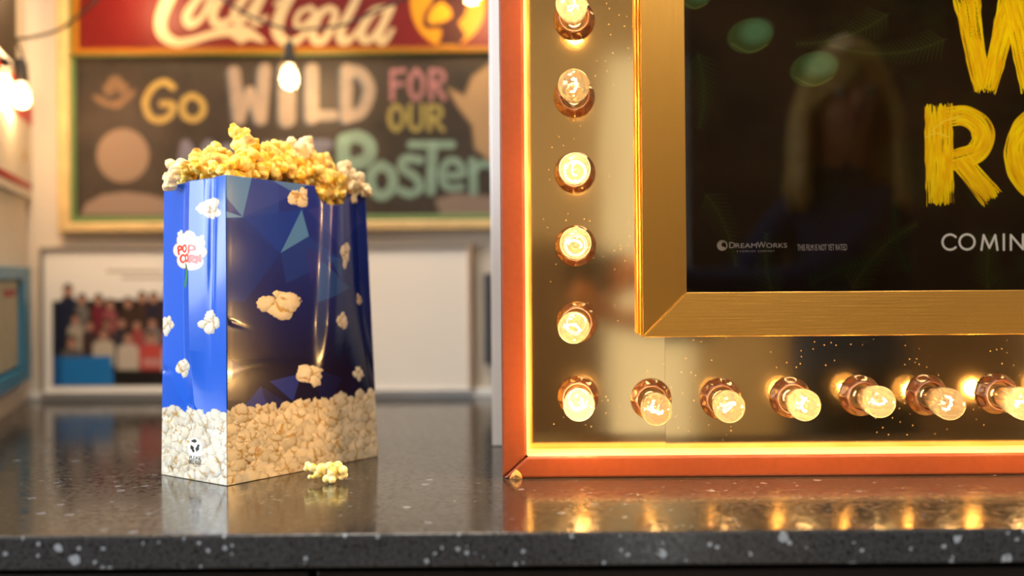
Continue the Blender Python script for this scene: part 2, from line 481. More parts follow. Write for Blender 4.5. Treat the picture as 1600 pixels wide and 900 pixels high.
def quartz_material(name='speckled_quartz', keep=.05, chip=(.13, .145, .17, 1), lo=(.013, .011, .009, 1), hi=(.040, .034, .028, 1)):
    m = mat(name, (.03, .028, .027), .13, 0, .75)
    n, l = nodes(m); b = n['Principled BSDF']
    tc = n.new('ShaderNodeTexCoord')
    def chips(scale, rad, keep, seedoff):
        mp = n.new('ShaderNodeMapping'); mp.inputs['Location'].default_value = (seedoff, seedoff*.7, seedoff*.3)
        l.new(tc.outputs['Object'], mp.inputs['Vector'])
        v = n.new('ShaderNodeTexVoronoi'); v.inputs['Scale'].default_value = scale
        tn = n.new('ShaderNodeTexNoise'); tn.inputs['Scale'].default_value = scale*2.5
        l.new(mp.outputs['Vector'], tn.inputs['Vector'])
        mx = n.new('ShaderNodeMixRGB'); mx.inputs['Fac'].default_value = .006*60/scale
        l.new(mp.outputs['Vector'], mx.inputs[1]); l.new(tn.outputs['Color'], mx.inputs[2])
        l.new(mx.outputs[0], v.inputs['Vector'])
        lt = n.new('ShaderNodeMath'); lt.operation = 'LESS_THAN'; lt.inputs[1].default_value = rad
        l.new(v.outputs['Distance'], lt.inputs[0])
        sep = n.new('ShaderNodeSeparateColor'); l.new(v.outputs['Color'], sep.inputs[0])
        k = n.new('ShaderNodeMath'); k.operation = 'GREATER_THAN'; k.inputs[1].default_value = 1-keep
        l.new(sep.outputs[0], k.inputs[0])
        mu = n.new('ShaderNodeMath'); mu.operation = 'MULTIPLY'
        l.new(lt.outputs[0], mu.inputs[0]); l.new(k.outputs[0], mu.inputs[1])
        return mu.outputs[0]
    base = n.new('ShaderNodeTexNoise'); base.inputs['Scale'].default_value = 380; base.inputs['Detail'].default_value = 3
    l.new(tc.outputs['Object'], base.inputs['Vector'])
    rp = n.new('ShaderNodeValToRGB')
    rp.color_ramp.elements[0].position = .35; rp.color_ramp.elements[0].color = lo
    rp.color_ramp.elements[1].position = .7; rp.color_ramp.elements[1].color = hi
    l.new(base.outputs['Fac'], rp.inputs['Fac'])
    prev = rp.outputs['Color']
    for sc, rd, kp, off, col in ((75, .30, keep, 0, chip), (160, .28, keep*1.2, 3.1, chip), (260, .32, .3, 7.7, (.008, .007, .007, 1))):
        mx = n.new('ShaderNodeMixRGB'); mx.inputs[2].default_value = col
        l.new(chips(sc, rd, kp, off), mx.inputs['Fac']); l.new(prev, mx.inputs[1]); prev = mx.outputs[0]
    l.new(prev, b.inputs['Base Color'])
    t2 = n.new('ShaderNodeTexNoise'); t2.inputs['Scale'].default_value = 210; t2.inputs['Detail'].default_value = 3
    l.new(tc.outputs['Object'], t2.inputs['Vector'])
    mr = n.new('ShaderNodeMapRange'); mr.inputs['From Min'].default_value = .35; mr.inputs['From Max'].default_value = .7
    mr.inputs['To Min'].default_value = .07; mr.inputs['To Max'].default_value = .26
    l.new(t2.outputs['Fac'], mr.inputs['Value']); l.new(mr.outputs['Result'], b.inputs['Roughness'])
    bp = n.new('ShaderNodeBump'); bp.inputs['Distance'].default_value = .00004
    l.new(t2.outputs['Fac'], bp.inputs['Height']); l.new(bp.outputs['Normal'], b.inputs['Normal'])
    return m
M['quartz'] = quartz_material()
M['quartz_edge'] = quartz_material('daylit_quartz_edge', .16, (.27, .305, .35, 1), (.020, .021, .023, 1), (.050, .053, .058, 1))  # same stone; window light painted in as a paler, bluer base and chips

def thin_glass(name, tint=(1, 1, 1), ior=1.5, rough=0.0, glow_mix=0.):
    m = bpy.data.materials.new(name); n, l = nodes(m)
    for x in list(n): n.remove(x)
    out = n.new('ShaderNodeOutputMaterial'); mix = n.new('ShaderNodeMixShader')
    tr = n.new('ShaderNodeBsdfTransparent'); tr.inputs[0].default_value = (*tint, 1)
    gl = n.new('ShaderNodeBsdfGlossy'); gl.inputs['Roughness'].default_value = rough
    fr = n.new('ShaderNodeFresnel'); fr.inputs['IOR'].default_value = ior
    l.new(fr.outputs[0], mix.inputs[0]); l.new(tr.outputs[0], mix.inputs[1]); l.new(gl.outputs[0], mix.inputs[2])
    last = mix.outputs[0]
    if glow_mix:                                          # translucent share put into the glass to imitate its amber glow
        tl = n.new('ShaderNodeBsdfTranslucent'); tl.inputs[0].default_value = (1, .86, .62, 1)
        m2 = n.new('ShaderNodeMixShader'); m2.inputs[0].default_value = glow_mix
        l.new(last, m2.inputs[1]); l.new(tl.outputs[0], m2.inputs[2]); last = m2.outputs[0]
    l.new(last, out.inputs[0])
    return m
M['pane'] = thin_glass('poster_glazing', (1, 1, 1), 1.55)
M['bulb_glass'] = thin_glass('clear_bulb_glass', (1.0, .90, .72), 1.6, .02, glow_mix=.030)
def emission(name, col, strength):
    m = bpy.data.materials.new(name); n, l = nodes(m)
    for x in list(n): n.remove(x)
    out = n.new('ShaderNodeOutputMaterial'); e = n.new('ShaderNodeEmission')
    e.inputs[0].default_value = (*col, 1); e.inputs[1].default_value = strength
    l.new(e.outputs[0], out.inputs[0]); return m
M['filament'] = emission('glowing_filament', (1.0, .70, .34), 150)
M['string_filament'] = emission('string_filament', (1.0, .70, .36), 520)
M['socket'] = noisy(mat('brown_bakelite', srgb('#472413'), .22, .0, .6), 120, .15)
M['socket_dark'] = mat('socket_shell', srgb('#8a6a44'), .4)

# ------------------------------------------------------------------ the room
YB = 1.72                  # wall behind the counter
XL0, XL1, XR, YF = -2.4, -.926, 1.9, -2.4
b = MB().box((XL0-.1, YF-.1, -.1), (XR+.1, YB+.15, 0)); struct(b.build('floor', M['floor']))
b = MB().box((XL0-.1, YF-.1, 2.7), (XR+.1, YB+.15, 2.8)); struct(b.build('ceiling', M['ceiling']))
b = MB().box((XL0-.1, YB, 0), (XR+.1, YB+.15, 2.7)); struct(b.build('wall_back', M['wall']))
b = MB().box((XR, YF, 0), (XR+.1, YB, 2.7)); struct(b.build('wall_right', M['wall']))
b = MB()
# wall behind the viewer with an open doorway; brown areas put in to darken reflections
b.box((XL0, YF-.1, 1.28), (.055, YF, 2.7)); b.box((XL0, YF-.1, 0), (.055, YF, 1.28), 1); b.box((.40, YF-.1, .95), (XR, YF, 2.7), 1); b.box((.055, YF-.1, 2.1), (.40, YF, 2.7)); b.box((.40, YF-.1, 0), (.78, YF, .95)); b.box((.78, YF-.1, 0), (XR, YF, .95), 1)
struct(b.build('wall_front', [noisy(mat('wall_paint_tan', srgb('#a08e72'), .6), 5, .05), noisy(mat('wall_paint_brown', srgb('#5a4634'), .6), 3, .25)]))
# left wall of the room, with a window
wy0, wy1, wz0, wz1 = -1.2, 1.05, 1.1, 2.35
b = MB()
b.box((XL0-.1, YF, 0), (XL0, wy0, 2.7)); b.box((XL0-.1, wy1, 0), (XL0, YB, 2.7))
b.box((XL0-.1, wy0, 0), (XL0, wy1, wz0)); b.box((XL0-.1, wy0, wz1), (XL0, wy1, 2.7))
struct(b.build('wall_far', M['wall']))
w1 = struct(empty('window_1', (XL0-.05, (wy0+wy1)/2, wz0)))
b = MB()
for (y0, y1, z0, z1) in ((wy0, wy0+.06, wz0, wz1), (wy1-.06, wy1, wz0, wz1), (wy0, wy1, wz0, wz0+.06), (wy0, wy1, wz1-.06, wz1), ((wy0+wy1)/2-.02, (wy0+wy1)/2+.02, wz0, wz1)):
    b.box((XL0-.08, y0, z0), (XL0-.02, y1, z1))
b.build('window_frame', M['white_plastic'], w1, merge=False)
MB().box((XL0-.055, wy0+.06, wz0+.06), (XL0-.05, wy1-.06, wz1-.06)).build('window_pane', M['pane'], w1)
# slanting wall beside the counter
KL = (-.845-XL1)/(1.5-YB)
def left_wall_Y(qx): return (XL1-KL*YB)/((qx-PPX)/F-KL)
def LWp(qx, qz_px, off=0., zY=None):
    """point on the slanting wall seen at (qx, qy), moved off the wall"""
    Y = left_wall_Y(qx); X = (qx-PPX)/F*Y
    nrm = Vector((1, -KL, 0)).normalized()
    z = CZ-(qz_px-PPY)*(zY or Y)/F
    return Vector((X, Y, z))+nrm*off
yl = 1.25; xl = XL1+KL*(yl-YB)
b = MB().hexa([(xl, yl, ZT), (XL1, YB, ZT), (XL1-.1, YB, ZT), (xl-.12, yl, ZT), (xl, yl, 2.7), (XL1, YB, 2.7), (XL1-.1, YB, 2.7), (xl-.12, yl, 2.7)])
struct(b.build('wall_left', M['wall']))
# white board wall the marquee stands against
YP = 1.224
xp = (767-PPX)*YP/F
b = MB().box((xp, YP, ZT), (1.75, YP+.035, 2.7)); struct(b.build('wall_partition', M['wall_white'], bevel=.0015))
# skirting behind the counter
b = MB().box((XL1, YB-.012, ZT), (.3, YB, ZT+.014)); struct(b.build('baseboard_back', M['white_plastic'], bevel=.002))

# ------------------------------------------------------------------ counter
YC0, TH = .818, .0268
ct = MB().box((-1.75, YC0, ZT-TH), (XR-.002, YB-.001, ZT)).build('countertop', [M['quartz'], M['quartz_edge']], bevel=.0022, segs=3)
for p_ in ct.data.polygons:
    if p_.normal.y < -.9: p_.material_index = 1
tag(ct, 'dark speckled quartz countertop carrying the popcorn bag and the bulb-lit marquee', 'countertop')
cab = empty('counter_cabinet', (0, YC0+.3, 0))
tag(cab, 'dark cabinet base under the speckled quartz countertop', 'cabinet')
cabm = noisy(mat('cabinet_laminate', srgb('#39464f'), .4), 30, .15)
MB().box((-1.7, YC0+.06, .08), (XR-.004, YB-.004, ZT-TH)).build('body', mat('cabinet_body', srgb('#15110f'), .5), cab)
MB().box((-1.7, YC0+.10, 0), (XR-.004, YB-.004, .08)).build('plinth', M['black'], cab)
x0 = -1.69
for i, wd in enumerate((.56, .30, .18, .42, .6, .6, .55)):
    if i == 3: cabm = noisy(mat('cabinet_laminate_shaded', srgb('#17120f'), .4), 30, .15)  # darkened copy of the laminate paints shade on the later panels
    MB().box((x0+.003, YC0+.035, .1), (x0+wd-.003, YC0+.06, ZT-TH-.012)).build('panel', cabm, cab, bevel=.002)
    x0 += wd

# ------------------------------------------------------------------ marquee
def Qr(x0, y0, x1, y1, Y): return Q(x0, y0, Y), Q(x1, y1, Y)
REC = .037
YBR = YM+REC                                     # brass face
FL, FB = 782.0, 747.2                            # outer edges (without roll)
IL, IB = 820.5, 712.6                            # inner edges of the painted frame
FR, FT = 2456.0, -1380.0
IR, IT = FR-(IL-FL), FT+(FB-IB)
mq = empty('marquee_sign', Q(1620, FB, YM+.05))
tag(mq, 'orange-red framed marquee with rows of glowing bulbs on polished brass, standing on the countertop', 'sign')
def rail(a, bq, c, d, name):
    """one mitred side of the painted frame; a,b outer corners, c,d inner corners (d next to a)"""
    o = MB()
    if True:
        v = [Q(*p, YM) for p in (a, bq, c, d)]
        w = [Vector((p.x, YM+.16, p.z)) for p in v]
        # inner side goes back only as far as the brass
        o.hexa([v[0], v[1], v[2], v[3], w[0], w[1], w[2], w[3]])
    return o.build(name, M['red_frame'], mq, bevel=.0028, segs=3)
g = .6
rail((FL, FT), (FL, FB-g), (IL, IB-g), (IL, IT), 'frame_rail')
rail((FL+g, FB), (FR-g, FB), (IR-g, IB), (IL+g, IB), 'frame_rail')
rail((FR, FB-g), (FR, FT), (IR, IT), (IR, IB-g), 'frame_rail')
rail((FR-g, FT), (FL+g, FT), (IL+g, IT), (IR-g, IT), 'frame_rail')
# dark core seen in the open mitre; dark strip as painted shade under the frame
b = MB().box((Q(FL, 0, YM).x+.006, YM+.004, Q(0, FB, YM).z+.0012), (Q(IL, 0, YM).x-.002, YM+.15, Q(0, IB, YM).z-.002))
b.build('corner_core', M['dark_wood'], mq)
zf = Q(0, FB, YM).z
b = MB().box((Q(FL+8, 0, YM).x, YM+.004, ZT), (Q(FR-8, 0, YM).x, YM+.15, zf+.002)); b.build('under_frame_shade', M['dark_wood'], mq)
# broken corner showing raw wood
b = MB()
cx, cz = Q(803, 741, YM-.0006).x, Q(803, 741, YM-.0006).z
ring = [(-.006, -.0036), (-.003, -.0040), (.003, -.0040), (.0066, -.0036), (.0055, .0005), (.003, .0038), (.0003, .0052), (-.002, .003), (-.0042, 0)]
vs = [(cx+x, YM-.0005, cz+z) for x, z in ring]+[(cx+x*1.02, YM+.004, cz+z*1.02) for x, z in ring]+[(cx+.0005, YM-.0022, cz+.0002)]
n = len(ring)
b.add(vs, [(i, (i+1) % n, 2*n) for i in range(n)]+[(i, n+i, n+(i+1) % n, (i+1) % n) for i in range(n)])
tag(b.build('chipped_corner', M['chip'], mq), 'raw wood showing at the broken corner')
# gold painted inner lip
lip = MB()
for (p, q) in (((IL, IT), (IL, IB)), ((IL, IB), (IR, IB)), ((IR, IB), (IR, IT)), ((IR, IT), (IL, IT))):
    A, Bq = Q(*p, YM), Q(*q, YM)
    mid = Vector((Q(1620, 0, YM).x, 0, Q(0, (IB+IT)/2, YM).z))
    vert = abs(A.x-Bq.x) < 1e-6
    d = .0012
    if vert:
        sx = d if A.x < mid.x else -d
        lip.box((min(A.x, A.x+sx), YM+.0015, min(A.z, Bq.z)), (max(A.x, A.x+sx), YBR, max(A.z, Bq.z)))
    else:
        sz = d if A.z < mid.z else -d
        lip.box((min(A.x, Bq.x), YM+.0015, min(A.z, A.z+sz)), (max(A.x, Bq.x), YBR, max(A.z, A.z+sz)))
lip.build('inner_lip', M['inner_lip'], mq, merge=False)
# brass sheets: the corner column and the long bottom sheet that overlaps it
SX = Q(1041, 0, YBR).x
xL, xR_, zB, zTp = Q(IL, 0, YM).x, Q(IR, 0, YM).x, Q(0, IB, YM).z, Q(0, IT, YM).z
MB().box((xL, YBR, zB), (SX, YBR+.002, zTp)).build('brass_sheet', M['brass'], mq)
def tilted(x0, x1, z0, z1, y, dy):
    return MB().hexa([(x0, y-dy, z0), (x1, y-dy, z0), (x1, y-dy+.002, z0), (x0, y-dy+.002, z0), (x0, y, z1), (x1, y, z1), (x1, y+.002, z1), (x0, y+.002, z1)])
tilted(SX-.002, xR_, zB, Q(0, 440, YM).z, YBR-.0012, .0010).build('brass_sheet', M['brass'], mq)

# bulbs and their scalloped collars
def socket_mesh():
    b = MB(); n = 80; lobes = 10
    prof = [(.0205, 0), (.0207, .002), (.0205, .004), (.0203, .006), (.0198, .0085), (.0190, .011), (.0178, .0135), (.0163, .0155), (.0150, .0162), (.0138, .0158), (.0132, .0145), (.0128, .010), (.0126, .002)]
    def wob(i, a, r):
        h = prof[i][1]
        if i > 7: return r
        s = abs(math.cos(lobes*a/2))**.8
        amt = {0: .0, 1: .0, 2: .0006, 3: .0016, 4: .0023, 5: .0022, 6: .0013, 7: .0003}[i]
        return r-amt*(s*1.15)
    b.lathe(prof, n, (0, 0, 0), (0, 0, 1), 0, wob)
    b.lathe([(.0127, .0015), (.0127, .0035), (.0, .0036)], 32, (0, 0, 0), (0, 0, 1), 1)
    return b
def bulb_profile():
    pr = [(.0105, .004), (.0108, .016), (.0111, .024), (.0120, .033), (.0134, .043), (.0144, .053), (.0149, .062), (.0150, .068)]
    for k in range(1, 11):
        a = k/10*math.pi/2
        pr.append((.0150*math.cos(a), .068+.0160*math.sin(a)))
    return pr
# pale scratches in the brass below the bulbs
b = MB()
for (xa, ya, xb_, yb_) in ((1318, 662, 1316, 675), (1327, 662, 1325, 674), (1335, 664, 1334, 673), (1340, 664, 1339, 675), (1346, 664, 1345, 670), (1367, 664, 1366, 668), (1370, 681, 1366, 691), (1424, 649, 1436, 651), (1428, 651, 1424, 647)):
    A, Bq = P(xa, ya, YBR-.0018), P(xb_, yb_, YBR-.0018); w = .0004
    b.hexa([(A.x-w, A.y, A.z), (A.x+w, A.y, A.z), (A.x+w, A.y+.0012, A.z), (A.x-w, A.y+.0012, A.z), (Bq.x-w, Bq.y, Bq.z), (Bq.x+w, Bq.y, Bq.z), (Bq.x+w, Bq.y+.0012, Bq.z), (Bq.x-w, Bq.y+.0012, Bq.z)])
b.build('scratch_marking', mat('bare_scratch', srgb('#f0dcb0'), .6), mq, merge=False)
sock_proto = bulb_proto = fil_proto = None
tmp = socket_mesh().build('light_socket', [M['socket'], M['socket_dark']]); sock_me = tmp.data; bpy.data.objects.remove(tmp)
tmp = MB().lathe(bulb_profile(), 40).build('light_bulb', M['bulb_glass']); bulb_me = tmp.data; bpy.data.objects.remove(tmp)
bs = MB()
pts = []
for k in range(11):
    a = -1.9+3.8*k/10
    pts.append((.0062*math.sin(a), .0062*math.cos(a)*.55-.001, .063+.0045*(k % 2)))
bs.tube(pts, .0008, 6)
tmp = bs.build('filament', M['filament']); fil_me = tmp.data; bpy.data.objects.remove(tmp)
bs = MB()
bs.lathe([(.0055, .006), (.0045, .016), (.0028, .024), (.0022, .044), (.0030, .048), (0, .050)], 16)
for s in (-1, 1):
    bs.tube([(.0012*s, 0, .047), (.0035*s, -.001, .055), (.0059*s, -.0026, .0635)], .00035, 5)
bs.tube([(0, 0, .048), (0, .0015, .057), (0, .0024, .066)], .0003, 5)
tmp = bs.build('glass_stem', thin_glass('stem_glass', (.95, .85, .65), 1.7, .05)); stem_me = tmp.data; bpy.data.objects.remove(tmp)
BPX = [(896, -216), (896, -95), (897, 26), (897, 148), (898, 268), (899, 383.5), (901, 504), (903, 622), (1018.5, 626), (1128, 625), (1238, 623), (1348, 620), (1453, 619), (1563, 617), (1671, 615), (1780, 614)]
POWER = [1, 1, 1.6, .45, 1.5, 1.0, 1.1, 3.0, .7, .9, 1.3, 1.0, .6, 1.6, 1, 1]
bl = bpy.data.lights.new('bulb_glow', 'POINT')
for i, ((px, py), pw) in enumerate(zip(BPX, POWER)):
    r = random.Random(100+i)
    p = P(px, py, YBR-.014); p.y = YBR-.0002 if px < 1041 else YBR-.0022
    base = Matrix.Translation(p) @ Matrix.Rotation(math.pi/2, 4, 'X')
    inv = mq.matrix_world.inverted()
    so = bpy.data.objects.new('light_socket', sock_me); COL.objects.link(so); so.parent = mq
    so.matrix_local = inv @ base @ Matrix.Rotation(r.uniform(0, 6.28), 4, 'Z')
    bu = bpy.data.objects.new('light_bulb', bulb_me); COL.objects.link(bu); bu.parent = mq
    tl = Matrix.Rotation(r.uniform(-.045, .045), 4, 'X') @ Matrix.Rotation(r.uniform(-.03, .03), 4, 'Y') @ Matrix.Rotation(r.uniform(0, 6.28), 4, 'Z')
    bm_ = inv @ base @ tl
    bu.matrix_local = bm_
    for nm, me in (('filament', fil_me), ('glass_stem', stem_me)):
        f = bpy.data.objects.new(nm, me); COL.objects.link(f); f.parent = bu
    L = bpy.data.lights.new('bulb_glow', 'POINT'); L.energy = BULB_W*pw; L.color = (1.0, .62, .26); L.shadow_soft_size = .0042 if pw < 1.2 else .0075
    lo = bpy.data.objects.new('bulb_glow', L); COL.objects.link(lo); lo.parent = bu; lo.location = (0, .001, .067)

# ------------------------------------------------------------------ framed movie poster on the marquee
YG = YM+.012                                      # face of the gold frame
GL, GB, GIL, GIB = 1003.5, 527.6, 1073.2, 458.0   # outer and inner edges (without roll)
GR, GT = 2236.0, -1200.0
GIR, GIT = GR-(GIL-GL), GT+(GB-GIB)
pf = empty('movie_poster_frame', Q(1620, GB, YG+.02))
tag(pf, 'gold framed dark movie poster with yellow brush lettering, fixed on the brass marquee', 'poster')
def grail(a, bq, c, d, m):
    o = MB(); v = [Q(*p, YG) for p in (a, bq, c, d)]
    w = [Vector((p.x, YBR-.0035, p.z)) for p in v]
    v[2].y += .0045; v[3].y += .0045               # the face slopes in towards the glass
    o.hexa(v+w); return o.build('frame_rail', m, pf, bevel=.0007, segs=2)
h = .25
grail((GL, GT), (GL, GB-h), (GIL, GIB-h), (GIL, GIT), M['gold_v'])
grail((GL+h, GB), (GR-h, GB), (GIR-h, GIB), (GIL+h, GIB), M['gold_h'])
grail((GR, GB-h), (GR, GT), (GIR, GIT), (GIR, GIB-h), M['gold_v'])
grail((GR-h, GT), (GL+h, GT), (GIL+h, GIT), (GIR-h, GIT), M['gold_h'])
# bright hinge strip along the frame's side
b = MB(); zt, zb = Q(0, GT, YG).z, Q(0, 524, YG).z
xh = Q(GL, 0, YG).x
for k, rr in ((0, .0014), (1, .0017)):
    b.tube([(xh-.0016-.0026*k, YG+.006+.004*k, zb+.001*k), (xh-.0016-.0026*k, YG+.006+.004*k, zt)], rr, 12)
b.box((xh-.0052, YG+.010, zb), (xh, YBR-.0035, zt))
tag(b.build('hinge_strip', mat('gold_strip', srgb('#e0b45c'), .32, 1.0), pf, merge=False), 'shiny gold hinge strip')
# the printed poster
YPO = YG+.0125
def steps(*seg):
    out = []
    for a, bq, st in seg:
        n = max(1, int(round((bq-a)/st))); out += list(np.linspace(a, bq, n, endpoint=False))
    return out+[seg[-1][1]]
qxs = steps((1068, 1432, 3.0), (1432, 1640, .8), (1640, 1900, 2.2), (1900, 2180, 20))
qys = steps((-1140, -30, 12), (-30, 400, .8), (400, 464, 3.0))
cv, V = flat_canvas(qxs, qys, YPO, srgb('#20160b'))
n1 = fbm(cv.X/90, cv.Y/90, 11)[..., None]; n2 = fbm(cv.X/34, cv.Y/34, 23)[..., None]
cv.C = np.asarray(srgb('#140d06'))*(1-n1)+np.asarray(srgb('#33220f'))*n1
fg = np.clip(n2*2.4-1.15, 0, 1)*np.clip((cv.X[..., None]-1040)/500, .15, 1)
cv.C = cv.C*(1-fg*.5)+np.asarray(srgb('#2c3212'))*fg*.5
# fern fronds
rr = random.Random(5)
for (fx, fy, ang, ln) in ((1330, 455, -1.1, 150), (1420, 430, -2.0, 120), (1480, 60, 2.7, 190), (1260, 450, -.6, 120), (1545, 455, -1.7, 90), (1100, 300, .9, 130), (1390, 20, 2.5, 160), (1210, 470, -1.9, 110), (1090, 80, 1.3, 120)):
    px, py, a = fx, fy, ang; fc = srgb(rr.choice(['#2d3a14', '#263015', '#3a3f18']))
    for k in range(int(ln/7)):
        nx, ny = px+7*math.cos(a), py+7*math.sin(a); a += .03
        cv.stroke([(px, py), (nx, ny)], .8, fc, 1.5, alpha=.5)
        ll = 26*(1-k*7/ln)+5
        for sd in (-1, 1):
            aa = a+sd*1.0
            cv.stroke([(nx, ny), (nx+ll*math.cos(aa), ny+ll*math.sin(aa))], [2.4, .5], fc, 2.5, alpha=.42)
        px, py = nx, ny
# pale green ovals, each with a softer lighter patch and an edge line
for (ex, ey, rx, ry, ro) in ((1172, 56, 36, 27, -.25), (1272, 108, 38, 27, -.25), (1086, -4, 24, 18, -.2)):
    cv.ell(ex, ey, rx, ry, srgb('#3c4a22'), 2.5, .95, ro)
    cv.ell(ex+9, ey-7, rx*.62, ry*.62, srgb('#5b8a63'), 14, .55, ro)
    cv.stroke([(ex-rx*.8, ey+ry*.45), (ex, ey+ry*.95), (ex+rx*.75, ey+ry*.5)], .8, srgb('#7a7a36'), 1.6, True, alpha=.5)
YEL = (srgb('#ffe10a'), srgb('#efb408'))
def brushes(lst):
    for i, (pts, hw, cu) in enumerate(lst): cv.brush(pts, hw, YEL, cu, 40+7*i)
brushes([
    ([(1510, -4), (1519, 55), (1534, 141)], [22, 18, 13.5], False),
    ([(1579, -6), (1565, 60), (1545, 140)], [19, 17, 13], False),
    ([(1581, -6), (1594, 60), (1608, 141)], [18, 17, 14], False),
    ([(1648, -6), (1634, 60), (1616, 140)], [19, 17, 13], False),
    ([(1480, 183), (1508, 181), (1531, 196), (1536, 218), (1522, 240), (1485, 252)], [16, 17, 19, 19, 18, 16], True),
    ([(1466, 165), (1469, 317)], 22.5, False),
    ([(1499, 248), (1549, 309)], [17, 19], False),
    ([(1650, 180), (1615, 186), (1592, 218), (1590, 258), (1612, 292), (1655, 304)], [17, 19, 20, 20, 19, 17], True),
    ([(1655, 304), (1692, 290), (1704, 244), (1690, 196), (1650, 180)], [18, 19, 20, 19, 17], True),
    ([(1750, 165), (1752, 318)], 20, False), ([(1752, 182), (1790, 195), (1790, 228), (1755, 240)], 16, True), ([(1755, 244), (1800, 256), (1798, 296), (1755, 306)], 16, True),
])
cv.stroke([(1446, 215), (1462, 208), (1482, 214)], 1.2, srgb('#f8dd40'), 1.5, True, alpha=.8)
cv.stroke([(1456, 205), (1474, 190), (1500, 182)], 1.3, srgb('#f8dd40'), 1.5, True, alpha=.7)
WHT = srgb('#fffaf0')
def cs(pts, curve=False): cv.stroke(pts, 1.75, WHT, 1.0, curve)
def arc(cx, cy, r, a0, a1, ry=None, n=16): return [(cx+r*math.cos(a0+(a1-a0)*k/n), cy+(ry or r)*math.sin(a0+(a1-a0)*k/n)) for k in range(n+1)]
def big_text(y0):
    cy, rr_ = y0, 11.9
    cs(arc(1484.5, cy, rr_, .75, 2*math.pi-.75)); cs(arc(1511, cy-.3, rr_, 0, 2*math.pi))
    cs([(1533.5, cy+12), (1537, cy-11), (1546, cy+9), (1555, cy-11), (1558.5, cy+12)])
    cs([(1568.5, cy-12), (1568.5, cy+12)])
    cs([(1579.5, cy+12), (1579.5, cy-11), (1598.5, cy+11), (1598.5, cy-12)])
    cs(arc(1622, cy, rr_, .1, 2*math.pi-.75)); cs([(1624, cy+1), (1634, cy+1)])
    cs([(1665, cy-10), (1658, cy-12), (1654, cy-7), (1660, cy-1), (1665, cy+5), (1660, cy+11), (1653, cy+9)], True)
    cs(arc(1688, cy, rr_, 0, 2*math.pi)); cs(arc(1719, cy, rr_, 0, 2*math.pi))
    cs([(1740, cy+12), (1740, cy-11), (1759, cy+11), (1759, cy-12)])
big_text(378.3)
po = grid_mesh('poster_print', V, cv.C, printed('poster_ink', .6, .0), pf)
# small print at the foot of the poster
tm = mat('poster_small_print', srgb('#c4b4a4'), .6)
def small(body, px0, px1, pyb, hpx, name='small_print'):
    a = P(px0, pyb, YPO-.0002)
    return text_mesh(body, name, tm, po, a, hpx*YPO/F, (px1-px0)*YPO/F)
bpy.context.view_layer.update()
small('D', 1139.5, 1148.5, 387.6, 9.2); small('REAM', 1149.3, 1182.6, 387.4, 7.2); small('W', 1183.0, 1196.5, 387.3, 9.2); small('ORKS', 1197.2, 1229.8, 387.2, 7.2)
small('A  C O M C A S T   C O M P A N Y', 1151, 1210, 394.0, 2.6)
small('THIS FILM IS NOT YET RATED', 1246, 1323.5, 391.6, 9.6)
b = MB()
c0 = P(1128.5, 383.6, YPO-.0002); k = YPO/F
ringo, ringi = 8.2, 6.6
def disc(cx, cz, r, n=28, a0=0., a1=2*math.pi): return [Vector((cx+r*math.cos(a0+(a1-a0)*i/n), c0.y, cz+r*math.sin(a0+(a1-a0)*i/n))) for i in range(n+1)]
A_, B_ = disc(c0.x, c0.z, ringo*k), disc(c0.x, c0.z, ringi*k)
b.add(A_+B_, [(i, i+1, 29+i+1, 29+i) for i in range(28)])
A_ = disc(c0.x-.2*k, c0.z-.5*k, 6.2*k, 28, .9, 5.6); B_ = disc(c0.x+2.2*k, c0.z+1.2*k, 3.6*k, 28, 1.0, 5.2)
b.add(A_+B_, [(i, i+1, 29+i+1, 29+i) for i in range(28)])
b.build('logo_mark', tm, po, merge=False)
# glass pane
pa = MB(); a, c = Q(GIL-3, GIB+3, YG+.008), Q(GIR+3, GIT-3, YG+.008)
pa.add([(a.x, a.y, a.z), (c.x, a.y, a.z), (c.x, a.y, c.z), (a.x, a.y, c.z)], [(0, 1, 2, 3)])
pa.build('glass_pane', M['pane'], pf)
MB().box((Q(GL+4, 0, YG).x, YPO+.0015, Q(0, GB-4, YG).z), (Q(GR-4, 0, YG).x, YBR-.0036, Q(0, GT+4, YG).z)).build('back_board', M['black'], pf)

# ------------------------------------------------------------------ popcorn bag
def ground(px, py):
    x, y = dero(px, py); Y = F*HC/y
    return np.array([x*Y/F, Y])
gF, gL, gR = ground(355, 759.5), ground(253, 741.5), ground(590.5, 713)
gB = gL+gR-gF
BH = .2965                                           # height of the bag's front corner
# top corners, slightly drawn in
tF = gF+np.array([.0012, .0]); tL = gL+np.array([.0030, .004]); tR = gR+np.array([-.0115, -.002]); tB = gB+np.array([-.008, -.004])
outF = np.array([gR[1]-gF[1], -(gR[0]-gF[0])]); outF /= np.linalg.norm(outF)
outL = np.array([-(gL[1]-gF[1]), gL[0]-gF[0]]); outL /= np.linalg.norm(outL); outL = -outL if outL[1] > 0 else outL
